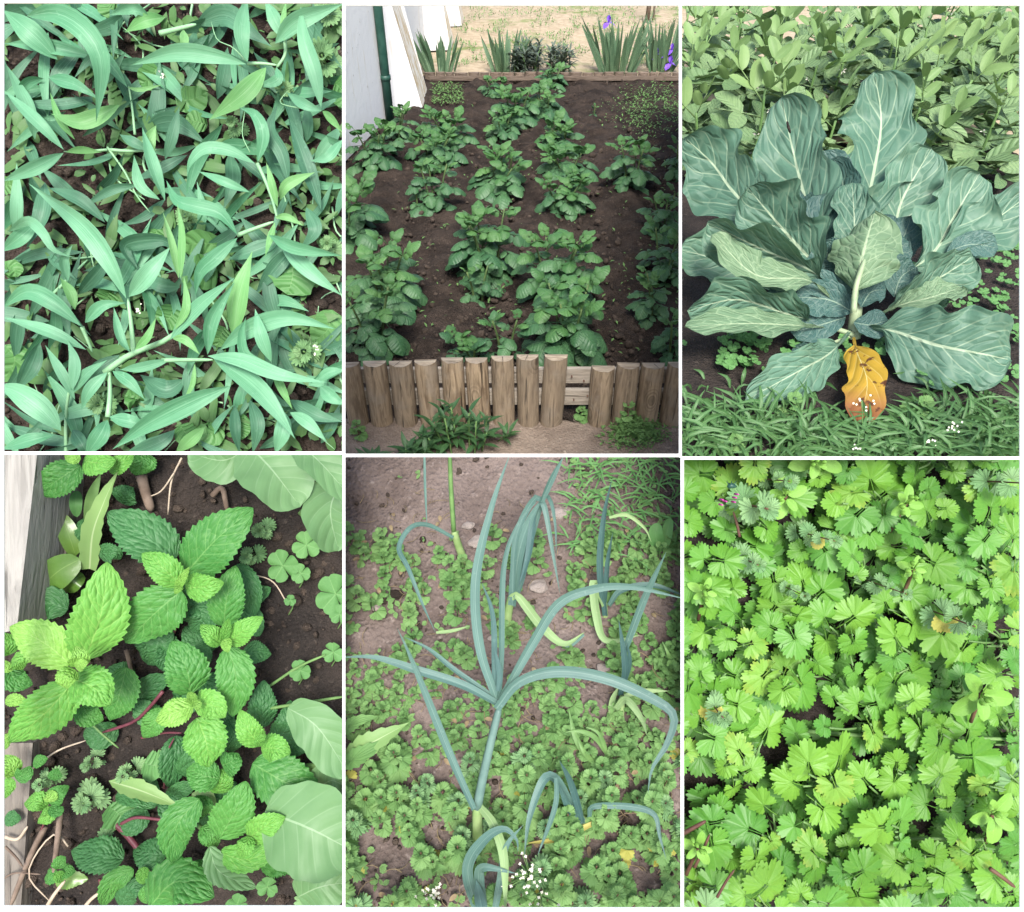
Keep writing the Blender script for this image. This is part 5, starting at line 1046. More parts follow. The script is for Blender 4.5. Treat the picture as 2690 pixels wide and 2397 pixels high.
for zp, w, h0, h1, m, lab in (([(240, 1430), (225, 1560), (212, 1675)], 24, .06, .09, 'twig', 'short dry upright twig in front of the dark soil'), ([(180, 1480), (120, 1600), (40, 1800)], 24, .03, .03, 'twig', 'long dark dry twig in the lower left corner'), ([(270, 1560), (220, 1510), (150, 1580), (115, 1680), (200, 1780)], 7, .06, .05, 'root', 'pale looping root over the lower left soil'), ([(720, 20), (680, 110), (665, 245)], 8, .05, .03, 'root', 'thin pale root on the soil at the top'), ([(560, 90), (575, 150), (600, 230)], 44, .03, .03, 'twig', 'thick brown stick lying at the top beside the mint'), ([(690, 80), (640, 150), (590, 175)], 7, .05, .03, 'root', 'short pale root crossing the top stick'), ([(990, 480), (1080, 510), (1140, 600)], 6, .03, .03, 'root', 'thin brown rootlet beside the clovers'), ([(185, 1800), (215, 1750), (258, 1695)], 16, .08, .09, 'root', 'short white dry stalk at the bottom left'), ([(15, 1520), (70, 1530), (110, 1480)], 14, .05, .05, 'root', 'pale root at the left edge'), ([(320, 1820), (360, 1770), (400, 1740)], 16, .05, .05, 'root', 'pale dry stalk at the bottom edge'), ([(20, 1560), (60, 1600), (90, 1640)], 10, .05, .05, 'twig', 'thin dark twig at the left edge'), ([(10, 1690), (60, 1665), (160, 1670)], 8, .05, .05, 'twig', 'thin dark twig lying across the lower left'), ([(840, 170), (880, 140), (900, 230)], 24, .02, .02, 'twig', 'brown bark shred on the soil at the top right'), ([(130, 1250), (230, 1180), (340, 1140)], 8, .04, .05, 'root', 'pale rootlet below the pale mint shoot')):
    o = stalk('twig' if m == 'twig' else 'root', None, M[m], 4, zp, w, h0, h1); tag(o, lab, 'twig' if m == 'twig' else 'root')
# ================================================================== bed 5: leeks among weeds
M['leek'] = leaf_mat('leek_leaf', (.052, .120, .098), (.098, .185, .155), (.20, .30, .26), .10, .45, rough=.42, spec=.4, bumpd=.001, tl=.10, streak=.5)
M['leek_dark'] = leaf_mat('leek_inner_leaf', (.038, .092, .088), (.065, .135, .120), (.12, .21, .19), .10, .4, rough=.42, spec=.4, bumpd=.001, tl=.08, streak=.5)
M['leek_pale'] = leaf_mat('leek_pale_leaf', (.20, .32, .13), (.27, .38, .17), (.36, .45, .25), .10, .4, rough=.5, bumpd=.001, tl=.14, streak=.5)
M['leek_yellow'] = leaf_mat('leek_dry_leaf', (.40, .36, .10), (.50, .42, .16), (.45, .35, .12), .10, .3, rough=.6, tl=.12)
M['leek_stem'] = plain('leek_stalk', (.17, .27, .09), (.27, .36, .16), 18, .5)
def leek(name, bx, by, label, leaves, stems, top=.30):
    p = gr(5, bx, by); d0 = (p-C).dot(FW); t = thing(name, label, 'leek', p, 'leeks in the weedy bed')
    for i, (zp, w, m, hs) in enumerate(leaves):
        n = len(zp); pts = []
        for k, q in enumerate(zp):
            # plants rise towards the viewer as they go up, and bend back with their tips
            hh = hs[0]+(hs[1]-hs[0])*k/(n-1); pts.append((q[0], q[1], hh))
        rr = random.Random(i*7+int(bx))
        blade('leaf', t, M[m], 5, pts, w*.74, strap, roll=rr.uniform(-.45, .45), twist=rr.uniform(-.6, .6), fold=.34, seg=30, cross=4, seed=i, d0=d0)
    for zp, w, m, h0, h1 in stems: stalk('stem', t, M[m], 5, zp, w, h0, h1, d0=d0, taper=.85)
    return t
leek('leek_plant', 540, 1540, 'largest leek with long arching blue-green leaves in the middle',
 [([(612, 975), (545, 760), (530, 500), (590, 220), (668, -10)], 52, 'leek', (.10, .14)), ([(622, 965), (630, 800), (640, 450), (700, 270), (785, 175)], 34, 'leek', (.10, .12)), ([(605, 920), (598, 650), (553, 505)], 32, 'leek_dark', (.10, .13)), ([(618, 940), (625, 870), (600, 760)], 30, 'leek_dark', (.11, .12)),
  ([(628, 975), (760, 740), (860, 590), (1000, 533), (1150, 525), (1370, 575)], 54, 'leek', (.11, .16)), ([(612, 1010), (700, 905), (850, 862), (1050, 890), (1250, 980), (1318, 1045), (1290, 1150), (1230, 1250), (1214, 1352)], 60, 'leek', (.12, .18)), ([(632, 1000), (480, 918), (300, 858), (130, 806), (-10, 806)], 46, 'leek', (.11, .15)), ([(605, 965), (450, 860), (340, 772), (238, 722)], 28, 'leek', (.10, .12)),
  ([(522, 1410), (430, 1200), (330, 950), (260, 780), (216, 688)], 42, 'leek', (.10, .16)), ([(548, 1400), (600, 1470), (642, 1600), (648, 1830)], 50, 'leek_pale', (.09, .21))],
 [([(538, 1545), (536, 1480), (536, 1395)], 46, 'leek_stem', .02, .09), ([(534, 1400), (568, 1240), (628, 990)], 44, 'leek_bl', .085, .11)] if False else [([(538, 1545), (536, 1480), (536, 1395)], 46, 'leek_stem', .02, .09)])
lk = [o for o in col.objects if o.name.startswith('leek_plant')][0]
M['leek_shaft'] = plain('leek_shaft', (.085, .150, .130), (.125, .205, .175), 16, .45)
stalk('stem', lk, M['leek_shaft'], 5, [(535, 1405), (568, 1240), (628, 985)], 40, .085, .105, d0=(gr(5, 540, 1540)-C).dot(FW), taper=.75)
leek('leek_plant', 560, 1790, 'leek with folded leaves at the bottom edge in front',
 [([(545, 1840), (498, 1650), (560, 1535), (640, 1488), (692, 1530), (697, 1582)], 60, 'leek', (.06, .13)), ([(565, 1840), (542, 1700), (560, 1640), (690, 1665)], 56, 'leek', (.06, .13)), ([(600, 1840), (625, 1700), (650, 1560), (720, 1470)], 40, 'leek', (.07, .12)), ([(560, 1840), (545, 1760), (530, 1690)], 60, 'leek_dark', (.08, .1))], [])
leek('leek_plant', 480, 425, 'thin leek with one looping leaf at the upper left',
 [([(440, 330), (340, 280), (270, 290), (224, 370), (260, 450), (320, 600), (372, 712)], 25, 'leek', (.08, .32)), ([(445, 320), (430, 100), (424, -20)], 28, 'leek', (.07, .16)), ([(325, -20), (328, 130), (336, 292)], 14, 'leek', (.16, .14)), ([(372, 708), (440, 700), (510, 680)], 18, 'leek_pale', (.31, .29))], [([(485, 425), (460, 360), (442, 300)], 34, 'leek_stem', .01, .08), ([(442, 305), (432, 150), (426, -10)], 20, 'stem_green', .08, .15)])
leek('leek_plant', 655, 690, 'leek with bundled drooping leaves behind the largest leek',
 [([(675, 600), (700, 400), (745, 260), (800, 165)], 62, 'leek', (.06, .12)), ([(675, 590), (690, 330), (760, 180), (800, 200), (838, 400), (866, 560)], 34, 'leek', (.07, .16)), ([(690, 570), (760, 300), (800, 170), (828, 185), (846, 280), (850, 400)], 28, 'leek', (.06, .16)), ([(790, 190), (830, 100), (880, 5)], 34, 'leek', (.13, .15)), ([(670, 570), (700, 565), (790, 680), (880, 752), (965, 705)], 48, 'leek_pale', (.07, .10)), ([(685, 560), (720, 420), (760, 300)], 60, 'leek_dark', (.05, .09)), ([(760, 230), (740, 400), (700, 530)], 40, 'leek_dark', (.1, .1)), ([(960, 715), (900, 760), (840, 745)], 20, 'leek', (.08, .07))], [([(652, 700), (660, 620), (676, 555)], 38, 'leek_stem', .01, .06)])
leek('leek_plant', 1045, 640, 'leek with upright dark leaves near the right edge',
 [([(1045, 640), (1025, 450), (1040, 250), (1072, 95)], 38, 'leek_dark', (.02, .16)), ([(1042, 600), (1055, 430), (1075, 308)], 28, 'leek_dark', (.03, .14)), ([(1040, 600), (1000, 510), (1012, 640), (1050, 738), (1185, 718)], 48, 'leek_pale', (.03, .10)), ([(1060, 600), (1110, 540), (1230, 520), (1370, 565)], 34, 'leek', (.03, .08)), ([(1060, 250), (1130, 240), (1200, 290), (1230, 350)], 20, 'leek_pale', (.1, .1))], [([(1045, 650), (1042, 610), (1038, 560)], 26, 'leek_stem', .0, .03)])
leek('leek_plant', 1105, 980, 'leek with a tall slanting leaf at the right, below the dark one',
 [([(1105, 960), (1125, 850), (1098, 655)], 36, 'leek_dark', (.03, .12)), ([(1110, 930), (1140, 830), (1130, 740)], 26, 'leek_dark', (.03, .1)), ([(1112, 800), (1200, 570), (1288, 385)], 42, 'leek', (.06, .16)), ([(1085, 1010), (1130, 975), (1190, 1050), (1212, 1120)], 38, 'leek_pale', (.05, .15)), ([(1120, 960), (1200, 940), (1300, 940)], 26, 'leek_pale', (.04, .06)), ([(1070, 1050), (1075, 980), (1100, 920)], 36, 'leek_pale', (.02, .05))], [([(1100, 1100), (1105, 1040), (1110, 960)], 34, 'leek_stem', .0, .04)])
leek('leek_plant', 965, 1470, 'small leek with folded leaves and a yellow dry leaf at lower right',
 [([(955, 1460), (895, 1370), (845, 1290), (800, 1295), (745, 1440), (722, 1600)], 48, 'leek', (.04, .14)), ([(955, 1465), (910, 1310), (862, 1215)], 38, 'leek_dark', (.04, .14)), ([(850, 1285), (845, 1400), (775, 1595)], 28, 'leek', (.13, .12)), ([(980, 1440), (1000, 1398), (1150, 1400), (1240, 1432), (1262, 1520), (1288, 1612)], 34, 'leek', (.05, .14)), ([(995, 1468), (860, 1530), (720, 1548)], 34, 'leek_yellow', (.03, .05)), ([(950, 1470), (900, 1400), (855, 1300)], 40, 'leek_dark', (.03, .11))], [([(970, 1490), (962, 1460), (950, 1440)], 30, 'leek_stem', .0, .03)])
tg = thing('grass_tuft', 'tuft of narrow bright grass blades right of the middle', 'grass', gr(5, 1010, 1230))
for zp, w in (([(1005, 1245), (930, 1130), (898, 1005)], 26), ([(1050, 1200), (1010, 1130), (950, 1100), (870, 1105)], 20), ([(1060, 1210), (1020, 1110), (960, 1080)], 18), ([(1310, 840), (1295, 790), (1270, 740)], 16), ([(1010, 1240), (960, 1180), (930, 1120)], 22)): blade('blade', tg, M['stem_green'], 5, zp, w, lance, .01, .06, .02, .2, 0, .3)
dw = thing('dandelion_leaf_rosette', 'broad toothed dandelion leaves at the left edge', 'weed', gr(5, 0, 1230))
for i, (zp, w) in enumerate((([(-20, 1230), (110, 1150), (265, 1065)], 90), ([(-20, 1250), (80, 1190), (190, 1130)], 70), ([(-20, 1120), (60, 1060), (150, 1040)], 50), ([(350, 1640), (380, 1640), (420, 1650)], 40))): blade('leaf', dw, M['dandelion' if i == 0 else 'nettle'], 5, zp, w, lance, .03, .07, .02, .2, 0, .2, 0, .02, 9, 26, 4, .15, 7, seed=i)
tl_ = thing('dock_leaf_weed', 'upright pale dock leaves at the upper right edge', 'weed', gr(5, 1270, 390))
for zp, w in (([(1265, 385), (1245, 320), (1255, 270)], 60), ([(1275, 385), (1290, 310), (1305, 250)], 44)): blade('leaf', tl_, M['clover'], 5, zp, w, oval, .02, .08, .01)
M['straw'] = plain('straw', (.17, .12, .07), (.28, .22, .12), 40, .8)
# weeds: the larger ones with their leaves as parts, the seedlings as cover
random.seed(51)
def dens(zx, zy):
    # bare soil in the upper left and around the middle left
    v = 1.0
    if zy < 330-.0*zx and zx < 880: v *= .05
    if (zx-120)**2+(zy-620)**2 < 90**2: v *= .3
    if 400 < zx < 520 and 720 < zy < 860: v *= .2
    if 240 < zx < 520 and 1240 < zy < 1420: v *= .35
    if zx < 300 and zy > 1560 and zx > 90: v *= .35
    if 700 < zx < 900 and 380 < zy < 560: v *= .35
    if zy < 900 and 330 < zx < 900: v *= .55
    return v*min(1.2, max(.04, .55+1.7*mnoise.noise(Vector((zx*.0075, zy*.0075, 3)))))
spots = []
for i in range(4000):
    zx, zy = random.uniform(-10, 1365), random.uniform(0, 1830)
    if random.random() > dens(zx, zy): continue
    sc_ = .55+.45*zy/1820; mind = 47*sc_
    if all((zx-a)**2+((zy-b)*1.1)**2 > mind**2 for a, b in spots): spots.append((zx, zy))
    if len(spots) >= 330: break
spots.sort(key=lambda q: -q[1])
YW = []
for k in range(2):
    g = G(); fan(g, Matrix(), 1.0, 200, 1, 0, 9, .2, -.1, 50+k, 24, .06); YW.append(g.mesh('yellow_leaf', M['nettle_yellow']))
def where5(zx, zy): return '%s of the bed, %s' % (('at the far end', 'in the farther half', 'at mid depth', 'in the nearer half', 'at the near end')[min(4, int(max(0, zy)/365))], ('at the left edge', 'left of the centre', 'near the centre', 'right of the centre', 'at the right edge')[min(4, int(max(0, zx)/272))])
for i, (zx, zy) in enumerate(spots[:290]):
    p = gr(5, zx, zy); rr = random.Random(i); kind = rr.random()
    if i < 110:
        hb = kind > .78
        t = weed(5, p, (0, -.12, 1), rr.uniform(.022, .038), rr.uniform(.04, .115), rr.choice((3, 4)), i+200, 'henbit_weed' if hb else 'dead_nettle_weed', 'rounded pale henbit '+where5(zx, zy) if hb else 'upright toothed dead-nettle '+where5(zx, zy), 'weed', 'henbit weeds of the leek bed' if hb else 'larger dead-nettles of the leek bed', HB if hb else NL)
        if rr.random() < .45: place('leaf', rr.choice(YW), basis(p+Vector((rr.uniform(-.03, .03), rr.uniform(-.03, .03), .02)), (rr.uniform(-1, 1), rr.uniform(-1, 1), .1), (0, 0, 1), .022), t, 5)
    else:
        o = place('dead_nettle_weed', rr.choice(WEED), tr(p) @ rot('Z', rr.uniform(0, 360)) @ Matrix.Scale(rr.uniform(.8, 1.35), 4), None, 5); tag(o, 'small low dead-nettle '+where5(zx, zy), 'weed', 'smaller dead-nettles of the leek bed')
g = G()
for i in range(2000):
    zx, zy = random.uniform(-10, 1365), random.uniform(0, 1830)
    if random.random() > dens(zx, zy)*.9: continue
    p = gr(5, zx, zy)+Vector((0, 0, random.uniform(.006, .022))); s = random.uniform(.010, .024)
    for q in range(2): lleaf(g, basis(p, (random.uniform(-1, 1), random.uniform(-1, 1), random.uniform(0, .4)), (0, -.2, 1), 1), s, s*random.uniform(.45, .8), oval, 3, 2, .2, -.25)
gs = G()
for i in range(420):
    zx, zy = random.uniform(0, 1360), random.uniform(150, 1820); p = gr(5, zx, zy)+Vector((0, 0, .012)); a = random.uniform(0, 6.28); L = random.uniform(.015, .07)
    tube(gs, [p, p+Vector((math.cos(a), math.sin(a), .1))*L*.5, p+Vector((math.cos(a+.4), math.sin(a+.4), .05))*L], .0012, .0008, 3, 3)
for i in range(70):
    zx, zy = random.uniform(0, 1360), random.uniform(250, 1820); p = gr(5, zx, zy)+Vector((0, 0, .02)); lleaf(gs, basis(p, (random.uniform(-1, 1), random.uniform(-1, 1), .1), (0, -.2, 1), 1), .022, .012, ovate, 4, 2, .3, -.4)
os_ = gs.obj('dry_litter', M['straw'], None, 5); tag(os_, 'dry straw bits and withered leaves scattered under the leeks', 'litter', None, 'stuff')
o = g.obj('seedling_cover', M['nettle'], None, 5); tag(o, 'fine green seedlings covering the leek bed soil', 'weeds', None, 'stuff')
g = G()
for i in range(260):
    zx, zy = random.uniform(880, 1365), random.uniform(0, 420); p = gr(5, zx, zy); a = random.uniform(0, 6.28); L = random.uniform(.04, .12)
    cen = spline([p, p+Vector((math.cos(a)*L*.5, math.sin(a)*L*.5, L*.35)), p+Vector((math.cos(a)*L, math.sin(a)*L, L*.3))], 4); s_, n_ = frames(cen, lambda z: (C-z).normalized()); sheet(g, cen, s_, n_, .006, lance, 2, .2)
o = g.obj('fine_grass', M['clover'], None, 5); tag(o, 'fine grass at the upper right of the leek bed', 'grass', None, 'stuff')
for i, (zx, zy, s, lab) in enumerate(((780, 530, .035, 'brown stone beside the bundled leek'), (925, 515, .028, 'reddish stone right of the bundled leek'), (540, 355, .035, 'pale flat stone behind the thin leek'), (1045, 860, .03, 'pale stone under the arching leek leaf'), (865, 240, .035, 'flat brown stone near the top'), (500, 285, .022, 'grey stone beside the thin leek stem'), (135, 610, .018, 'small tan stone at the left'), (215, 560, .026, 'brown clod at the left among the weeds'), (590, 730, .014, 'small white stone near the middle'))):
    bm = bmesh.new(); bmesh.ops.create_icosphere(bm, subdivisions=3, radius=1)
    for v in bm.verts: v.co = Vector((v.co.x*1.2, v.co.y*.9, v.co.z*.55))*(1+.35*mnoise.noise(v.co*1.3+Vector((i, 0, 0)))+.12*mnoise.noise(v.co*4))
    me = bpy.data.meshes.new('stone'); bm.to_mesh(me); bm.free(); me.materials.append(M['stone' if i not in (7,) else 'clod']); o = place('stone', me, tr(gr(5, zx, zy)+Vector((0, 0, s*.2))) @ Matrix.Scale(s*.65, 4), None, 5); tag(o, lab, 'stone', 'stones in the leek bed')
def purse(zx, zy, n, sp_, label, hz):
    p = gr(5, zx, zy+140); tp = at(5, zx, zy, d=(gr(5, zx, min(1800, zy+120))-C).dot(FW)-hz); t = thing('white_flower_weed', label, 'flower', p); rr = random.Random(int(zx))
    g = G(); tube(g, [tp+FW*.1-UP*.1, tp.lerp(p, .3), tp], .003, .002, 5, 5); g.obj('stem', M['stem_green'], t, 5)
    g = G(); gb = G()
    for q in range(n):
        c = tp+RT*rr.gauss(0, 1)*sp_*.6+UP*rr.gauss(0, 1)*sp_*.45-FW*rr.uniform(0, .02)
        for k in range(4): lleaf(g, basis(c, RT*math.cos(1.57*k+q)+UP*math.sin(1.57*k+q)-FW*.5+RT*rr.uniform(-.5, .5), -FW+UP*rr.uniform(-.8, .8), 1), .0042, .0030, oval, 3, 2, .1, -.2)
        tube(gb, [tp+FW*.02-UP*.02, tp.lerp(c, .6), c], .0011, .001, 3, 2)
    g.obj('flower_head', M['petal_white'], t, 5); gb.obj('flower_stalks', M['stem_green'], t, 5)
purse(745, 1665, 30, .034, 'white flower cluster in front of the bottom leek', .11)
purse(362, 1725, 24, .022, 'smaller white flower cluster at the bottom left', .10)
purse(790, 1740, 10, .030, 'sparse white buds just below the larger white flower cluster', .12)
# ================================================================== bed 6: dense coriander
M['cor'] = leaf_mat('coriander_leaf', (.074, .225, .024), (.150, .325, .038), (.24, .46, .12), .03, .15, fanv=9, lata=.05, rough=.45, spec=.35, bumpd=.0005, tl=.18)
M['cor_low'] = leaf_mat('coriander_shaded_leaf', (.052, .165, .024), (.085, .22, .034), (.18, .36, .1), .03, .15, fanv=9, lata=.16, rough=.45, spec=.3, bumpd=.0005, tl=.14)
def cor_leaf(seed, mat):
    rr = random.Random(seed); g = G(); three = seed % 4 != 3
    fan(g, tr(0, .34, 0) @ rot('X', rr.uniform(-12, 10)), .64*rr.uniform(.92, 1.08), rr.uniform(150, 190), 3, .25, 13, .16, rr.uniform(-.16, .06), seed, 60, .02, 0)
    if three:
        for sd_ in (-1, 1): fan(g, tr(sd_*.05, .24, -.01) @ rot('Z', -sd_*rr.uniform(72, 98)) @ rot('X', rr.uniform(-16, 8)), .56*rr.uniform(.88, 1.08), rr.uniform(140, 175), rr.choice((2, 3)), .26, 11, .17, rr.uniform(-.16, .05), seed+sd_+50, 50, .02, 0)
    else:
        for sd_ in (-1, 1): fan(g, tr(sd_*.03, .33, -.006) @ rot('Z', -sd_*75) @ rot('X', -6), .42, 120, 2, .3, 9, .17, -.1, seed+sd_+50, 40, .03)
    tube(g, [(0, -.25, -.12), (0, .1, -.02), (0, .38, 0)], .016, .012, 5, 4)
    return g.mesh('coriander_leaf', mat)
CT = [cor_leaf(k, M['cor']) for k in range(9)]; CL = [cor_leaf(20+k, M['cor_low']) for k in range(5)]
M['cor_old'] = leaf_mat('paler_coriander_leaf', (.120, .275, .036), (.180, .350, .055), (.30, .46, .14), .03, .15, fanv=9, lata=.08, rough=.5, spec=.3, bumpd=.0005, tl=.18, edge=(.22, .32, .05))
M['cor_deep'] = leaf_mat('deep_green_coriander_leaf', (.056, .190, .026), (.105, .270, .038), (.18, .36, .1), .03, .15, fanv=9, lata=.08, rough=.45, spec=.35, bumpd=.0005, tl=.15)
CT += [cor_leaf(40, M['cor_old'])]+[cor_leaf(50+k, M['cor_deep']) for k in range(4)]
random.seed(61)
gaps = ((545, 1000, 42), (375, 1165, 58), (975, 1490, 62), (1300, 670, 46), (85, 1290, 48), (330, 500, 24), (440, 1030, 40), (1290, 950, 30), (560, 1530, 22))
def fill(n, mind, layer):
    out = []; tries = 0
    while len(out) < n and tries < 30000:
        tries += 1; zx, zy = random.uniform(-50, 1420), random.uniform(-50, 1860)
        if any((zx-a)**2+(zy-b)**2 < (r+22)**2 for a, b, r in gaps): continue
        if all((zx-a)**2+(zy-b)**2 > mind**2 for a, b in out): out.append((zx, zy))
    return out
low = fill(300, 72, 0); topl = fill(225, 80, 1)
kpx = .6577*FLAT[6]/F
plants = []
seeds6 = fill(64, 160, 2)
seeds6.sort(key=lambda q: q[1]); RW = ['top', 'second', 'third', 'fourth', 'fifth', 'sixth', 'seventh', 'eighth', 'bottom']; per = math.ceil(len(seeds6)/9)
for r6 in range(9):
    for k6, (zx, zy) in enumerate(sorted(seeds6[r6*per:(r6+1)*per])):
        plants.append((zx, zy, thing('coriander_plant', 'bright green coriander plant in the %s row of the dense bed, %s from the left' % (RW[r6], ORD[k6]), 'coriander', at(6, zx, zy, 0), 'coriander plants filling the bed')))
def near6(zx, zy): return min(plants, key=lambda q: (q[0]-zx)**2+(q[1]-zy)**2)
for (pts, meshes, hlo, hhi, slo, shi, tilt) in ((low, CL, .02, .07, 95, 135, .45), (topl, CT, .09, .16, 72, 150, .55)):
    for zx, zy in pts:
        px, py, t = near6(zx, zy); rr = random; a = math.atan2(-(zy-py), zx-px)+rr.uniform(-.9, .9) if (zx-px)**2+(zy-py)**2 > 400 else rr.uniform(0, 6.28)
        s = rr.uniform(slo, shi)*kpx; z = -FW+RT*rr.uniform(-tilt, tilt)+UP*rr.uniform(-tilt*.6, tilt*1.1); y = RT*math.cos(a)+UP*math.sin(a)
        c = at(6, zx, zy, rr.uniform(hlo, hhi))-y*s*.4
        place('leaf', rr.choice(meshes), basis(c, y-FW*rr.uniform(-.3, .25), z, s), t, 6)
        g = G(); root = Vector(t.location); e = c+y*s*.0; tube(g, [root, root.lerp(e, .5)-FW*.03, e], .0032, .0025, 5, 4); g.obj('stalk', M['stem_green'], t, 6)
# weeds among it
for i, (zx, zy, s_, h_, lab, m) in enumerate(((203, 178, 82, .20, 'henbit with purple buds at the upper left of the coriander', 'henbit'), (910, 580, 62, .20, 'pale crinkled henbit right above the middle', 'henbit'), (440, 290, 48, .19, 'small fuzzy henbit tip near the top left', 'henbit'), (1295, 1280, 92, .20, 'large pale henbit at the right edge', 'henbit'), (1112, 92, 62, .19, 'pale henbit tip near the top right', 'henbit'), (292, 85, 48, .18, 'yellowish henbit tip beside the purple budded one', 'henbit'), (695, 475, 42, .18, 'small pale henbit tip at the upper middle', 'henbit'), (35, 1680, 95, .20, 'large soft henbit in the bottom left corner', 'henbit'), (870, 1760, 78, .17, 'bluish rounded henbit leaf cluster at the bottom middle', 'henbit'), (75, 920, 62, .15, 'bluish rounded henbit leaf cluster at the left edge', 'henbit'), (205, 385, 54, .14, 'rounded henbit leaf cluster below the purple budded one', 'henbit'), (370, 495, 36, .14, 'small fuzzy henbit tip in a gap at the upper left', 'henbit'), (1345, 960, 50, .16, 'bluish henbit tip at the right edge middle', 'henbit'))):
    p = at(6, zx, zy, .02); sz = s_*kpx
    t = weed(6, p, -FW, sz, h_+.06, 4, 600+i, 'henbit_weed', lab, 'weed', 'henbits among the coriander', HB)
    if i == 0:
        for q in range(6):
            c = at(6, zx+random.uniform(-38, 38), zy+random.uniform(-28, 34), h_+.085); g = G(); tube(g, [c+FW*.012, c, c-FW*.012], .0026, .0016, 6, 3); g.obj('bud', M['bud'] if 'bud' in M else M.setdefault('bud', plain('magenta_bud', (.38, .02, .22), (.5, .06, .33), 30, .5)), t, 6)
    if i in (1, 3, 7, 9, 2):
        for q in range(2):
            a = random.uniform(3.6, 5.6); d_ = RT*math.cos(a)+UP*math.sin(a); place('leaf', random.choice(YW), basis(p-FW*h_*.8+d_*sz*.4, d_, -FW, sz*.7), t, 6)
M['chick'] = leaf_mat('chickweed_leaf', (.15, .33, .050), (.21, .41, .075), (.32, .5, .14), .05, .4, tl=.16, rough=.4)
CK = []
g = G(); lleaf(g, Matrix(), 1, .62, ovate, 8, 4, .2, -.2); CK.append(g.mesh('chickweed_leaf', M['chick']))
for i, (zx, zy, s_, lab) in enumerate(((1205, 950, 120, 'chickweed with folded yellow-green leaves at the right'), (1250, 1430, 105, 'chickweed sprig with buds at the lower right'), (425, 160, 90, 'chickweed sprig with pink stems at the top left'), (905, 190, 66, 'chickweed bud sprig near the top right'), (935, 450, 56, 'pinkish chickweed bud sprig above the crinkled henbit'), (550, 10, 100, 'chickweed leaves cut by the top edge'), (100, 540, 60, 'chickweed bud stalk at the left edge'), (75, 1560, 70, 'chickweed bud cluster at the lower left edge'))):
    t = thing('chickweed', lab, 'weed', at(6, zx, zy, .02), 'chickweeds among the coriander'); sz = s_*kpx; rr = random.Random(i+5); a0 = rr.random()*6
    for q in range(7):
        a = a0+q*2.4; s = sz*(1-.1*q); d_ = RT*math.cos(a)+UP*math.sin(a); place('leaf', CK[0], basis(at(6, zx, zy, .17+.008*q)+d_*.006, d_-FW*(.1+.13*q), -FW, s), t, 6)
    for q in range(4):
        c = at(6, zx+rr.uniform(-35, 35), zy+rr.uniform(-35, 35), .235); g = G(); tube(g, [at(6, zx, zy, .2), at(6, zx, zy, .22).lerp(c, .5), c], .0016, .0016, 4, 3); tube(g, [c, c-FW*.008, c-FW*.016], .005, .003, 6, 3, lambda t_: .6+.8*math.sin(math.pi*min(1, t_+.1))); g.obj('bud', M['chick'], t, 6)
    g = G(); e = at(6, zx-40+rr.uniform(-80, 40), zy+110, .10); tube(g, [e, at(6, zx, zy, .15).lerp(e, .4), at(6, zx, zy, .2)], .0045, .004, 6, 5); g.obj('stem', M['stem_red'], t, 6)
for i, (zp, w, lab) in enumerate((([(15, 1505), (60, 1480), (105, 1455)], 18, 'brownish bare stem at the left edge of the coriander'), ([(1240, 1645), (1290, 1680), (1340, 1720)], 18, 'hairy brown dry stem at the lower right'), ([(60, 1640), (90, 1580), (120, 1510)], 14, 'reddish stem slanting at the lower left'), ([(150, 1760), (190, 1690), (220, 1650)], 12, 'reddish stem near the bottom left corner'), ([(240, 320), (230, 270), (215, 220)], 12, 'reddish stem under the purple budded henbit'))):
    o = stalk('stem', None, M['stem_red'], 6, zp, w, .17, .18); o.name = 'bare_stem'; tag(o, lab, 'stem')
for i, (zp, w) in enumerate((([(500, 1095), (700, 1112), (1370, 1130)], 18), ([(900, 1525), (1150, 1528), (1380, 1535)], 14))):
    o = stalk('stem', None, M['stem_green'], 6, zp, w, .07, .075); o.name = 'creeping_stem'; tag(o, ('green creeping stem crossing the bed under the middle leaves', 'green creeping stem crossing a gap at the lower right')[i], 'stem')
bl_ = thing('beetle', 'small teal beetle on the purple budded henbit', 'beetle', at(6, 208, 118, .24)); g = G(); tube(g, [at(6, 192, 122, .245), at(6, 208, 116, .25), at(6, 226, 120, .245)], .007, .005, 8, 8, lambda t: math.sin(math.pi*(.06+.88*t))**.5); g.obj('body', M['pipe'], bl_, 6)
for sx in (-10, 0, 10):
    g = G(); tube(g, [at(6, 208+sx, 116, .25), at(6, 208+sx*1.6, 104, .252), at(6, 208+sx*2, 98, .242)], .0012, .0008, 4, 3); g.obj('leg', M['pipe'], bl_, 6)
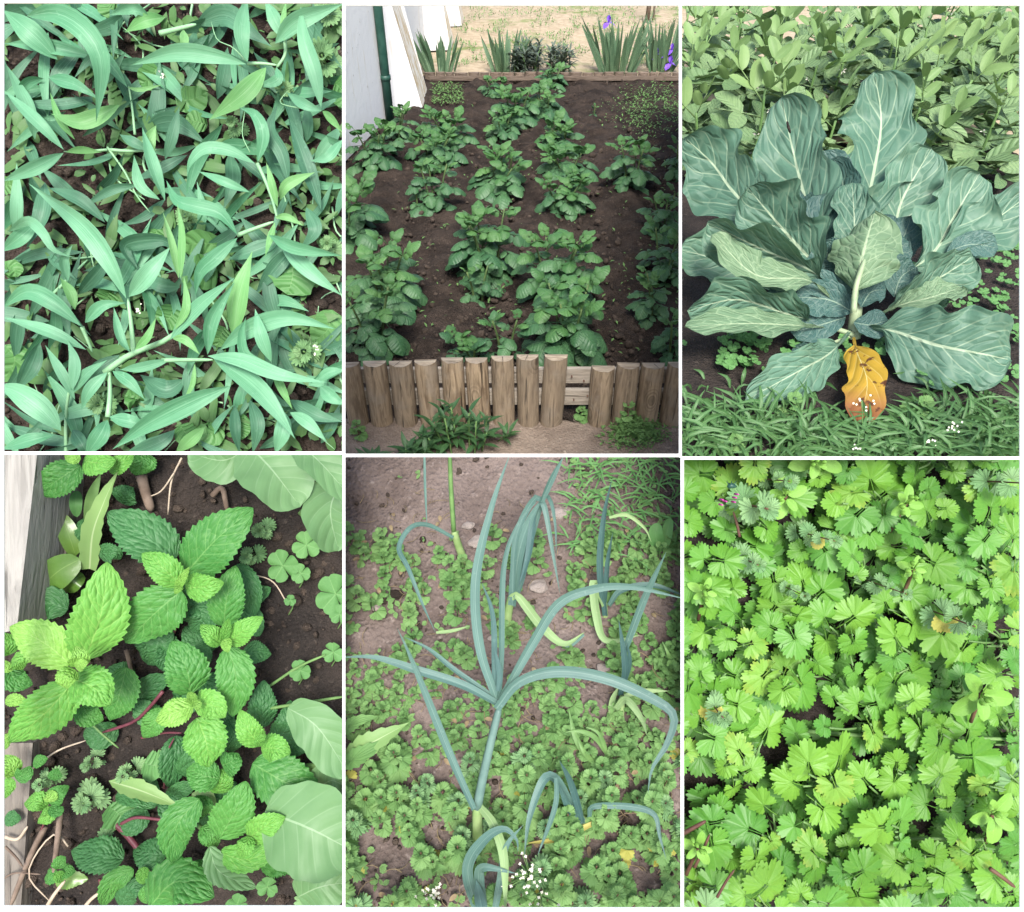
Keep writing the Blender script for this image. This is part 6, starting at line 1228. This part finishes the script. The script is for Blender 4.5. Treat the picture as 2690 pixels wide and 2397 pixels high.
# ================================================================== trim every plant to its own bed
bpy.context.view_layer.update()
def proj(w):
    q = w-np.array(C); d = q @ np.array(FW); return CX+F*(q @ np.array(RT))/d, CY-F*(q @ np.array(UP))/d, d
SIDES = {1: 'lrtb', 2: 'b', 3: 'lrtb', 4: 'lrtb', 5: 'lrtb', 6: 'lrtb'}
PAD = 3.2
near_min = {}
dead = []
for o, P in REG:
    me = o.data; n = len(me.vertices); co = np.empty(n*3); me.vertices.foreach_get('co', co); co = co.reshape(-1, 3)
    mw = np.array(o.matrix_world); w = co @ mw[:3, :3].T+mw[:3, 3]; sx, sy, d = proj(w)
    near_min[P] = min(near_min.get(P, 9), d.min())
    x0, y0, x1, y1 = RECT[P]; sd = SIDES[P]; todo = []; kill = False
    for s, v, lim, sign in (('l', sx, x0-PAD, -1), ('r', sx, x1+PAD, 1), ('t', sy, y0-PAD, -1), ('b', sy, y1+PAD, 1)):
        if s not in sd: continue
        out = (v-lim)*sign > 0
        if out.all(): kill = True
        elif out.any(): todo.append((s, lim))
    if kill: dead.append(o); continue
    if not todo: continue
    if me.users > 1: me = me.copy(); o.data = me
    bm = bmesh.new(); bm.from_mesh(me); inv = o.matrix_world.inverted()
    for s, lim in todo:
        if s in 'lr': a, b = ray(lim, 0), ray(lim, 2000)
        else: a, b = ray(0, lim), ray(2000, lim)
        nrm = a.cross(b).normalized()
        ins = ray((x0+x1)/2, (y0+y1)/2)
        if nrm.dot(ins) > 0: nrm = -nrm
        pl = inv @ C; nl = (o.matrix_world.to_3x3().transposed() @ nrm).normalized()
        bmesh.ops.bisect_plane(bm, geom=bm.verts[:]+bm.edges[:]+bm.faces[:], plane_co=pl, plane_no=nl, clear_outer=True)
    if not bm.faces: bm.free(); dead.append(o); continue
    bm.to_mesh(me); bm.free(); me.update()
for o in dead:
    bpy.data.objects.remove(o, do_unlink=True)
kids = set(o.parent.name for o in col.objects if o.parent)
for o in [o for o in col.objects if o.type == 'EMPTY' and o.name not in kids]: bpy.data.objects.remove(o, do_unlink=True)
print('nearest', {k: round(float(v), 3) for k, v in near_min.items()}, 'objects', len(col.objects), 'tris', sum(len(m.polygons)*2 for m in bpy.data.meshes))
